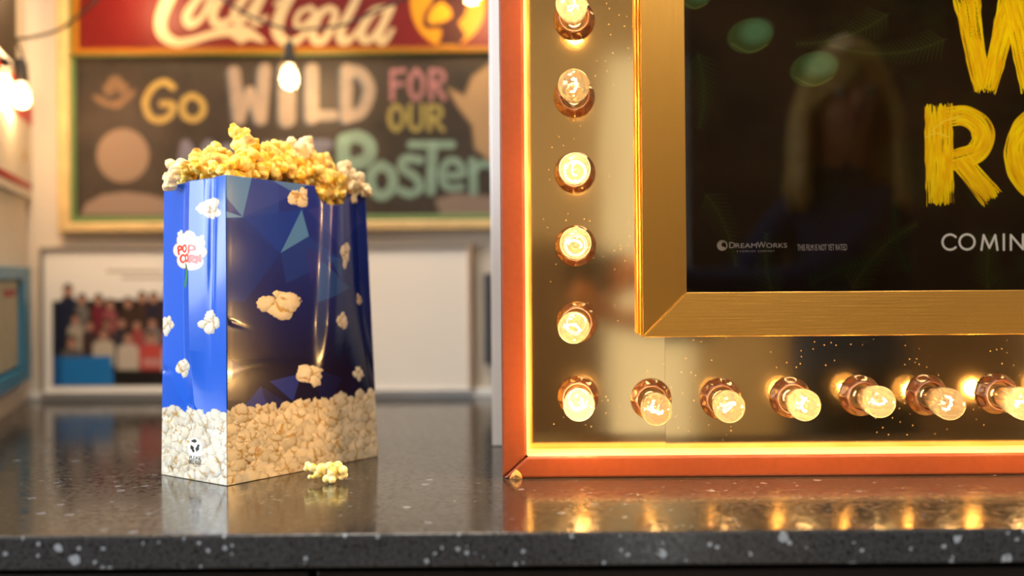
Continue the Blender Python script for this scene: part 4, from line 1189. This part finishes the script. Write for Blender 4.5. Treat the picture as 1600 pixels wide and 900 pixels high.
# red sign
rs_ = empty('soda_sign', Q(440, 79, YB-.02))
tag(rs_, 'red enamel soda sign with cream script lettering and a yellow disc, above the chalkboard', 'sign')
YS = YB-.026
qxs = np.arange(113, 850, 1.5); qys = np.arange(-110, 79.5, 1.5)
cv, V = flat_canvas(qxs, qys, YS, srgb('#5a0303'))
CR = srgb('#b5a37f')
k_ = lambda p, h_, cu=True: cv.stroke(p, h_, CR, 1.5, cu)
k_([(345, -60), (310, -62), (282, -30), (262, 0), (251, 32), (255, 54), (274, 66), (296, 64), (330, 54), (362, 48), (384, 50), (404, 60), (414, 65)], [6, 9, 10, 10, 9.5, 9, 7, 6, 6, 8, 9, 5, 1.5])
cv.poly([(352, 52), (376, 68), (398, 58), (385, 50)], CR, 1.5)
k_([(330, -20), (308, 0), (292, 24), (297, 38), (314, 28), (328, 2), (336, -20)], [5, 6, 7, 7, 5, 5, 4])
k_([(372, -20), (350, -8), (333, 20), (338, 37), (354, 34), (368, 24)], [5, 6, 7, 7, 5, 3])
k_([(404, -22), (384, -6), (367, 20), (372, 33), (386, 24), (404, -4), (412, -22)], [5, 6, 7, 7, 5, 5, 5])
k_([(420, -24), (402, 10), (396, 28), (402, 36), (416, 26)], [6, 6.5, 7, 5, 3])
k_([(520, -60), (490, -60), (462, -22), (440, 18), (433, 48), (444, 64), (462, 64), (478, 50), (486, 38)], [5, 8, 9, 9, 9, 8, 6, 4, 2])
k_([(470, -16), (430, 6)], [3, 3])
k_([(488, 12), (470, 18), (462, 34), (468, 42), (482, 34), (492, 20), (484, 10)], [3.5, 4, 4, 4, 4, 4, 3])
k_([(516, 12), (500, 22), (489, 48), (492, 63), (506, 62), (519, 40), (524, 18), (514, 12)], [5, 6, 7, 7, 6, 6, 5, 4])
k_([(574, -50), (556, 0), (534, 44), (534, 62), (546, 62), (560, 46)], [5, 6, 7, 8, 5, 3])
k_([(604, 12), (584, 18), (566, 44), (566, 60), (578, 62), (596, 40), (606, 16)], [5, 6, 7, 7, 5, 5, 5])
k_([(611, 12), (596, 44), (592, 60), (600, 65), (614, 46)], [6, 6.5, 7, 5, 3])
cv.ell(700, 2, 59, 71, srgb('#b57e05'), 2)
DK = srgb('#3a0f0a')
cv.poly([(722, -60), (738, -10), (726, 24), (716, 36), (728, 56), (718, 70), (684, 70), (690, 52), (688, 44), (668, 46), (660, 40), (662, 22), (674, 4), (682, -20)], DK, 2.5)
cv.poly([(676, 12), (690, 2), (704, 14), (706, 26), (694, 34), (672, 38), (668, 28)], srgb('#c98f10'), 2.5)
for pts in ([(118, -200), (118, 82)],):
    cv.stroke(pts, 5, srgb('#8f620a'), 1.5)
cv.stroke([(110, 81), (900, 76)], 4.8, srgb('#8a5a06'), 1.5)
grid_mesh('enamel_face', V, cv.C, printed('enamel', .5, .3), rs_)
qbox(MB(), 113, -110, 850, 79, YS+.0004, YB-.013).build('backing', mat('sign_metal', srgb('#7c8f52'), .4), rs_)

# framed group photograph below
gp = empty('group_photo_poster', Q(400, 606, YB-.02))
tag(gp, 'white mounted poster with a small group photograph, leaning on the wall behind the popcorn bag', 'poster')
YQ = YB-.016
qxs = np.arange(74, 737, 2.0); qys = np.arange(384, 607, 2.0)
cv, V = flat_canvas(qxs, qys, YQ, srgb('#e4ded5'))
for (x0, x1, y) in ((168, 250, 424), (192, 330, 434), (330, 420, 424)):
    x = x0
    rr = random.Random(int(x0))
    while x < x1:
        wdt = rr.uniform(3, 9); cv.stroke([(x, y), (x+wdt, y)], 1.8, srgb('#8f8272'), 2); x += wdt+3.5
cv.poly([(82, 470), (560, 462), (560, 601), (82, 604)], srgb('#1a1412'), 2)
rr = random.Random(21)
def fig(x, y, cloth, hd=8, wd=12, ln=60, skin='#a87a66', hair='#2a1a14'):
    cv.poly([(x-wd, y+ln), (x-wd, y+hd*1.9), (x-wd*.55, y+hd*1.1), (x+wd*.55, y+hd*1.1), (x+wd, y+hd*1.9), (x+wd, y+ln)], srgb(cloth), 3)
    cv.ell(x, y-2, hd, hd*1.15, srgb(hair), 2.5); cv.ell(x, y+1.5, hd*.75, hd*.9, srgb(skin), 2.5)
for i, x in enumerate((106, 128, 154, 172, 200, 222, 240, 262, 290, 320, 350, 380, 410, 440, 470, 500, 530)):
    fig(x, 470+rr.uniform(-7, 6), rr.choice(['#242030', '#6d1f2c', '#6b6660', '#8a4a4a', '#3d2a20', '#2c3444', '#8f8880']), 7.5, 11, 70)
cv.poly([(82, 474), (100, 474), (102, 550), (82, 550)], srgb('#171a2c'), 3)
fig(106, 454, '#1c2034', 8, 12, 70)
for i, x in enumerate((118, 140, 166, 190, 214, 238, 266, 296, 326, 356, 386, 416, 446, 476, 506)):
    fig(x, 505+rr.uniform(-6, 6), rr.choice(['#3d2a26', '#8b8078', '#54505c', '#96403e', '#2a2a30', '#a49684']), 7.5, 12, 60)
for (x, y, c) in ((112, 535, '#5a5048'), (162, 522, '#b3a590'), (200, 528, '#b7a898'), (236, 528, '#b5443e'), (270, 530, '#b7a898'), (304, 528, '#31406a'), (338, 530, '#a03a3a'), (372, 528, '#c0b4a0'), (406, 530, '#2e5a7a')):
    fig(x, y, c, 8.5, 17, 50)
cv.poly([(224, 560), (252, 560), (252, 572), (224, 572)], srgb('#b78078'), 3)
cv.poly([(84, 558), (174, 556), (178, 602), (84, 603)], srgb('#1f6fae'), 2.5)
cv.poly([(84, 556), (96, 556), (96, 602), (84, 603)], srgb('#154f86'), 3)
grid_mesh('printed_sheet', V, cv.C, printed('matte_print', .55, .3), gp)
fm = mat('shadow_line_frame', srgb('#8c8378'), .5)  # shadow line at top and side, painted as darker grey rails
qbox(MB(), 72, 380, 739, 385, YB-.022, YB).build('frame_rail', fm, gp, bevel=.001)
qbox(MB(), 72, 385, 76, 604, YB-.022, YB).build('frame_rail', fm, gp, bevel=.001)
qbox(MB(), 733, 385, 739, 604, YB-.022, YB).build('frame_rail', mat('wood_frame', srgb('#b39a84'), .5), gp, bevel=.001)
qbox(MB(), 72, 603.5, 739, 608, YB-.022, YB).build('frame_rail', mat('pale_frame', srgb('#c7c5c3'), .5), gp, bevel=.001)
qbox(MB(), 76, 385, 733, 604, YQ+.0005, YB-.001).build('backing', M['white_plastic'], gp)
# dark thermostat-like box half hidden by the white board
wd_ = MB(); qbox(wd_, 758, 425, 800, 566, YB-.03, YB)
tag(wd_.build('wall_box', mat('dark_grey_plastic', srgb('#3a3d40'), .4), bevel=.004), 'narrow dark grey box on the wall, mostly hidden behind the white partition edge', 'box')

# ------------------------------------------------------------------ things on the slanting wall
def lw_panel(o, qx0, qx1, qy0, qy1, off0, off1, mi=0):
    """a flat panel on the slanting wall; vertical extent taken at its far end"""
    Y1 = left_wall_Y(qx1)
    c = [LWp(qx0, qy1, off0, Y1), LWp(qx1, qy1, off0, Y1), LWp(qx1, qy1, off1, Y1), LWp(qx0, qy1, off1, Y1), LWp(qx0, qy0, off0, Y1), LWp(qx1, qy0, off0, Y1), LWp(qx1, qy0, off1, Y1), LWp(qx0, qy0, off1, Y1)]
    return o.hexa(c, mi)
bp_ = empty('blue_framed_print', LWp(10, 588, .005))
tag(bp_, 'blue framed print with a pale sheet low on the slanting wall', 'picture')
blue = mat('blue_frame', srgb('#1f6f92'), .4)
lw_panel(MB(), -75, 30, 411, 585, 0, .006).build('backing', blue, bp_)
lw_panel(MB(), -75, 30, 411, 430, .006, .016).build('frame_rail', blue, bp_, bevel=.002)
lw_panel(MB(), -75, 30, 564, 585, .006, .016).build('frame_rail', blue, bp_, bevel=.002)
lw_panel(MB(), 17, 30, 430, 564, .006, .016).build('frame_rail', blue, bp_, bevel=.002)
lw_panel(MB(), -60, 17, 430, 564, .006, .009).build('pale_sheet', noisy(mat('pale_sheet', srgb('#a9a48c'), .6), 40, .12), bp_)
lw_panel(MB(), -6, 13, 445, 456, .009, .0095).build('red_mark', mat('red_print', srgb('#a04444'), .6), bp_)
rw = empty('red_white_sign', LWp(10, 300, .005))
tag(rw, 'white sign with a red top band and red foot stripe on the slanting wall', 'sign')
lw_panel(MB(), -90, 40, 140, 304, 0, .010).build('panel', mat('sign_white', srgb('#cfc4b4'), .5), rw, bevel=.001)
lw_panel(MB(), -90, 40, 140, 191, .010, .0108).build('red_band', mat('sign_red', srgb('#b32216'), .5), rw)
lw_panel(MB(), -90, 39, 281, 291, .010, .0108).build('red_stripe', mat('sign_red_dark', srgb('#9a0f14'), .5), rw)
b = MB(); c_ = LWp(27, 237, .0115); b.lathe([(0, .001), (.008, .0005), (.009, 0)], 20, c_, (1, -KL, 0)); b.build('gold_crest', mat('gold_print', srgb('#a8843c'), .5), rw)
bf = MB(); lw_panel(bf, -90, 4, -120, 97, 0, .02)
tag(bf.build('black_picture_frame', M['black'], bevel=.002), 'black framed panel high on the slanting wall above the red banded sign', 'picture')

# ------------------------------------------------------------------ string lights
sl = empty('string_lights', P(455, 46, 1.6))
tag(sl, 'black cable string of glowing warm bulbs hanging before the red sign and chalkboard', 'string lights')
YL = 1.60
cab_pts = [P(-80, 75, 1.42), P(-20, 66, 1.46), P(8, 61, 1.49), P(25, 61, 1.52), P(60, 56, 1.56), P(96, 44, 1.6), P(140, 10, YL), P(190, -42, YL), P(260, -50, YL), P(330, -14, YL), P(385, 22, YL), P(425, 39, YL), P(455, 46, YL), P(500, 44, YL), P(540, 38, YL), P(590, 16, YL), P(640, -6, YL), P(690, -30, YL), P(735, -50, YL), P(800, -70, YL)]
sm = [Vector(v) for v in smooth_pts([tuple(p) for p in cab_pts], 6)]
MB().tube(sm, .0024, 8).build('cable', M['black'], sl)
pr = [(.0075, 0), (.0095, .006), (.012, .014), (.0150, .022), (.0165, .030), (.0160, .037), (.0125, .044), (.007, .0485), (0, .050)]
soc = [(.004, -.030), (.006, -.028), (.0085, -.020), (.0095, -.004), (.0105, .002), (.0105, .004), (.0080, .006)]
for i, (px, py, Y, jx, jy) in enumerate(((3, 100, 1.47, 4, 63), (33, 124, 1.53, 25, 61), (190, -50, YL, 190, -80), (452, 96, YL, 455, 46), (737, -36, YL, 735, -50))):
    p = P(px, py, Y); j = P(jx, jy, Y)
    mid = (p+j)/2+Vector((.006 if i == 1 else 0, 0, .004))
    b = MB()
    b.tube([Vector(v) for v in smooth_pts([tuple(j), tuple(mid), (p.x, p.y, p.z+.028)], 6)], .0019, 6)
    b.lathe([(r_, -h_) for r_, h_ in soc], 20, p); b.build('bulb_socket', M['black'], sl)
    bu = MB().lathe([(r_*.80, -h_*.86) for r_, h_ in pr], 28, p).build('light_bulb', thin_glass('string_bulb_glass', (1, .96, .88), 1.5, .02, .10), sl)
    fb = MB(); zz = p.z-.028
    fb.tube([(p.x-.005, p.y, zz+.010), (p.x-.0055, p.y, zz-.008), (p.x-.002, p.y+.003, zz+.010), (p.x+.002, p.y+.003, zz-.008), (p.x+.0055, p.y, zz+.010), (p.x+.005, p.y, zz-.008)], .0011, 6)
    f_ = fb.build('filament', M['string_filament']); f_.parent = bu; 
    f_.matrix_parent_inverse = Matrix(); bpy.context.view_layer.update()
    f_.location = -bu.matrix_world.translation
    L = bpy.data.lights.new('string_glow', 'POINT'); L.energy = STRING_W; L.color = (1, .66, .34); L.shadow_soft_size = .012
    lo = bpy.data.objects.new('string_glow', L); COL.objects.link(lo); lo.location = (p.x, p.y, zz)

# ------------------------------------------------------------------ ceiling lamps of the room
for (x, y, lb) in ((-.5, .75, 'square white ceiling light panel above the counter'), (.6, -.9, 'square white ceiling light panel above the room behind the counter front')):
    c = empty('ceiling_light', (x, y, 2.7)); tag(c, lb, 'ceiling light')
    o = MB()
    for (x0_, y0_, x1_, y1_) in ((-.33, -.33, .33, -.30), (-.33, .30, .33, .33), (-.33, -.30, -.30, .30), (.30, -.30, .33, .30)):
        o.box((x+x0_, y+y0_, 2.62), (x+x1_, y+y1_, 2.7))
    o.build('housing', M['white_plastic'], c, merge=False)
    MB().box((x-.30, y-.30, 2.655), (x+.30, y+.30, 2.66)).build('diffuser', M['white_plastic'], c)

# ------------------------------------------------------------------ the photographer and the camera, met again in the brass and the glass
pc = empty('camera_body', (0, -.075, CZ))
pc['label'] = 'black camera held up before the marquee, seen mirrored in the brass'; pc['category'] = 'camera'; pc.name = 'photo_camera'
MB().box((-.066, -.105, CZ-.047), (.066, -.058, CZ+.036)).build('body', M['black'], pc, bevel=.006)
MB().box((-.024, -.100, CZ+.034), (.024, -.060, CZ+.056)).build('viewfinder', M['black'], pc, bevel=.006)
MB().box((.044, -.062, CZ-.044), (.068, -.040, CZ+.030)).build('grip', M['black'], pc, bevel=.008)
MB().lathe([(.0, 0), (.031, 0), (.033, .004), (.033, .022), (.030, .026), (.030, .040), (.026, .042), (.024, .036), (0, .034)], 40, (0, -.058, CZ), (0, 1, 0)).build('lens', mat('lens_barrel', (.015, .015, .016), .3), pc)
MB().lathe([(.008, 0), (.008, .006), (.007, .008), (0, .008)], 20, (.05, -.075, CZ+.034), (0, 0, 1)).build('shutter_button', mat('steel', (.5, .5, .5), .3, 1), pc)

def skin_person():
    V, E, RAD = [], [], []
    def j(p, r, parent=None):
        V.append(p); RAD.append(r if isinstance(r, tuple) else (r, r)); i = len(V)-1
        if parent is not None: E.append((parent, i))
        return i
    pel = j((.60, -.33, .93), (.150, .105))
    wst = j((.59, -.32, 1.06), (.125, .092), pel)
    che = j((.565, -.30, 1.21), (.140, .100), wst)
    nb = j((.555, -.285, 1.335), (.085, .065), che)
    nk = j((.555, -.265, 1.405), (.048, .050), nb)
    h1 = j((.560, -.235, 1.475), (.060, .066), nk)
    h2 = j((.562, -.238, 1.535), (.075, .088), h1)
    h3 = j((.562, -.245, 1.600), (.066, .078), h2)
    # right arm (outer) and left arm, both reaching to the camera
    a = j((.655, -.235, 1.300), (.062, .058), che); a = j((.545, -.190, 1.175), (.046, .046), a); a = j((.42, -.165, 1.120), (.041, .041), a)
    a = j((.27, -.145, 1.125), (.035, .034), a); a = j((.155, -.125, 1.135), (.026, .021), a); rp = j((.105, -.112, 1.140), (.030, .016), a)
    for k, (dz, ln) in enumerate(((.026, .9), (.009, 1.0), (-.008, .95), (-.024, .78))):
        f = j((.082, -.088, 1.140+dz), .0098, rp); f = j((.078, -.050, 1.140+dz), .0088, f); f = j((.058, -.030, 1.140+dz*.95), .0080, f); j((.058-.016*ln, -.033, 1.140+dz*.9), .0070, f)
    f = j((.092, -.120, 1.168), .0105, rp); f = j((.066, -.120, 1.180), .0095, f); j((.042, -.115, 1.178), .0085, f)
    a = j((.455, -.335, 1.300), (.062, .058), che); a = j((.375, -.330, 1.175), (.046, .046), a); a = j((.285, -.305, 1.055), (.041, .041), a)
    a = j((.15, -.23, 1.035), (.035, .034), a); a = j((.045, -.165, 1.050), (.026, .021), a); lp_ = j((.010, -.118, 1.078), (.032, .016), a)
    for k, (dx, ln) in enumerate(((.026, .85), (.008, 1.0), (-.010, .97), (-.027, .8))):
        f = j((.006+dx*.9-.006, -.082, 1.088), .0098, lp_); f = j((-.006+dx*.8-.016, -.044, 1.092), .0088, f); f = j((-.020+dx*.55, -.030, 1.112), .0080, f); j((-.024+dx*.4, -.030, 1.112+.018*ln), .0070, f)
    f = j((.040, -.100, 1.092), .0105, lp_); f = j((.046, -.064, 1.100), .0095, f); j((.040, -.034, 1.112), .0085, f)
    # legs
    for sx in (-1, 1):
        l_ = j((.60+.085*sx, -.33, .86), (.088, .088), pel); l_ = j((.60+.10*sx, -.31, .50), (.058, .060), l_); l_ = j((.60+.11*sx, -.34, .28), (.050, .052), l_)
        l_ = j((.60+.115*sx, -.36, .085), (.036, .038), l_); l_ = j((.60+.12*sx, -.29, .045), (.040, .032), l_); j((.60+.125*sx, -.20, .036), (.036, .026), l_)
    me = bpy.data.meshes.new('person'); me.from_pydata(V, E, [])
    o = bpy.data.objects.new('person_source', me); COL.objects.link(o)
    sk = o.modifiers.new('skin', 'SKIN'); sk.use_smooth_shade = True; sk.branch_smoothing = .4
    for v, r in zip(me.skin_vertices[0].data, RAD): v.radius = r
    me.skin_vertices[0].data[0].use_root = True
    sd = o.modifiers.new('sub', 'SUBSURF'); sd.levels = 2; sd.render_levels = 2
    bpy.context.view_layer.update()
    m2 = bpy.data.meshes.new_from_object(o.evaluated_get(bpy.context.evaluated_depsgraph_get()))
    bpy.data.objects.remove(o)
    m2.name = 'person'; m2.materials.clear()
    for m in (mat('skin', srgb('#dda07c'), .5, sub=.1), noisy(mat('navy_knit', srgb('#2b3c62'), .9), 250, .2, .0006), mat('dark_jeans', srgb('#22242c'), .85), mat('shoe_leather', srgb('#1a1512'), .5)): m2.materials.append(m)
    for p in m2.polygons:
        c = p.center; i = 1
        if c.z < .10: i = 3
        elif c.z < .93: i = 2
        if c.z > 1.385 and c.x > .4: i = 0
        if c.z > .95 and (c.x < .16 and c.y > -.20 and not (c.x > .10 and c.z < 1.08)): i = 0
        p.material_index = i; p.use_smooth = True
    ob = bpy.data.objects.new('person', m2); COL.objects.link(ob); return ob
pe = skin_person()
tag(pe, 'person with blond hair in navy sweater holding a camera, mirrored in the brass', 'person')
hb = MB(); q = random.Random(4)
C0 = Vector((.562, -.250, 1.555))
for k in range(190):
    a = q.uniform(0, 2*math.pi); e = q.uniform(.05, 1.45)
    front = math.sin(a) > .55
    if front and e < .75 and math.cos(a) > -.05: continue
    d = Vector((math.cos(a)*math.cos(e)*.086, math.sin(a)*math.cos(e)*.098, math.sin(e)*.098))
    p0 = C0+Vector((0, 0, .0))+d
    pts = [tuple(C0+Vector((d.x*.15, d.y*.15-.01, .104))), tuple(p0)]
    ox, oy = math.cos(a), math.sin(a)
    if front: ox, oy = (1 if math.cos(a) > 0 else -1)*.9, .45
    for st, out in ((.10, .112), (.19, .118), (.29+q.uniform(-.03, .03), .105+q.uniform(0, .03))):
        pts.append((C0.x+ox*out+q.uniform(-.008, .008), C0.y+oy*out*1.02-.01+q.uniform(-.008, .008), C0.z+.04-st))
    hb.tube([Vector(v) for v in smooth_pts(pts, 4)], [.006]*3+[.0085]*(4*4-4)+[.006, .004, .002, .001], 5)
hb.build('hair', noisy(mat('blond_hair', srgb('#f0c274'), .45), 60, .3), None, merge=False).parent = pe
for sx in (-1, 1):
    b = MB(); b.lathe([(0, -.011), (.006, -.0095), (.0105, -.004), (.011, 0), (.0105, .004), (.006, .0095), (0, .011)], 16, (.562+.031*sx, -.165, 1.535), (0, 1, 0)).build('eye', mat('eye_white', (.75, .72, .68), .2), None).parent = pe
    b = MB(); b.lathe([(.0052, 0), (.0045, .0010), (0, .0014)], 14, (.562+.031*sx, -.1545, 1.535), (0, 1, 0)).build('iris', mat('iris_brown', (.05, .03, .02), .2), None).parent = pe
b = MB(); b.tube([(.562, -.158, 1.540), (.562, -.150, 1.520), (.562, -.138, 1.503), (.562, -.152, 1.496)], [.006, .009, .012, .006], 10); b.build('nose', pe.data.materials[0], None).parent = pe
b = MB(); b.tube([(.540, -.158, 1.470), (.552, -.153, 1.472), (.562, -.152, 1.471), (.572, -.153, 1.472), (.584, -.158, 1.470)], [.002, .005, .0055, .005, .002], 8); b.build('lips', mat('lips', srgb('#a85a50'), .4), None).parent = pe

tk = empty('added_spotlight', (.55, -.5, 2.7)); tag(tk, 'added black ceiling spotlight, out of view, brightening the framed poster on the marquee', 'spotlight')  # housing of the added spot over the poster
MB().lathe([(.04, 0), (.045, -.012), (.045, -.03), (.012, -.034), (.012, -.12), (0, -.12)], 24, (.55, -.5, 2.7)).build('mount', M['black'], tk)
dv = Vector((-.05, 1.54, -1.17)).normalized()
MB().lathe([(0, -.09), (.03, -.085), (.038, -.06), (.042, .0), (.045, .012), (.040, .012), (.036, -.02), (0, -.03)], 24, (.55, -.515, 2.51), dv).build('lamp_head', M['black'], tk)
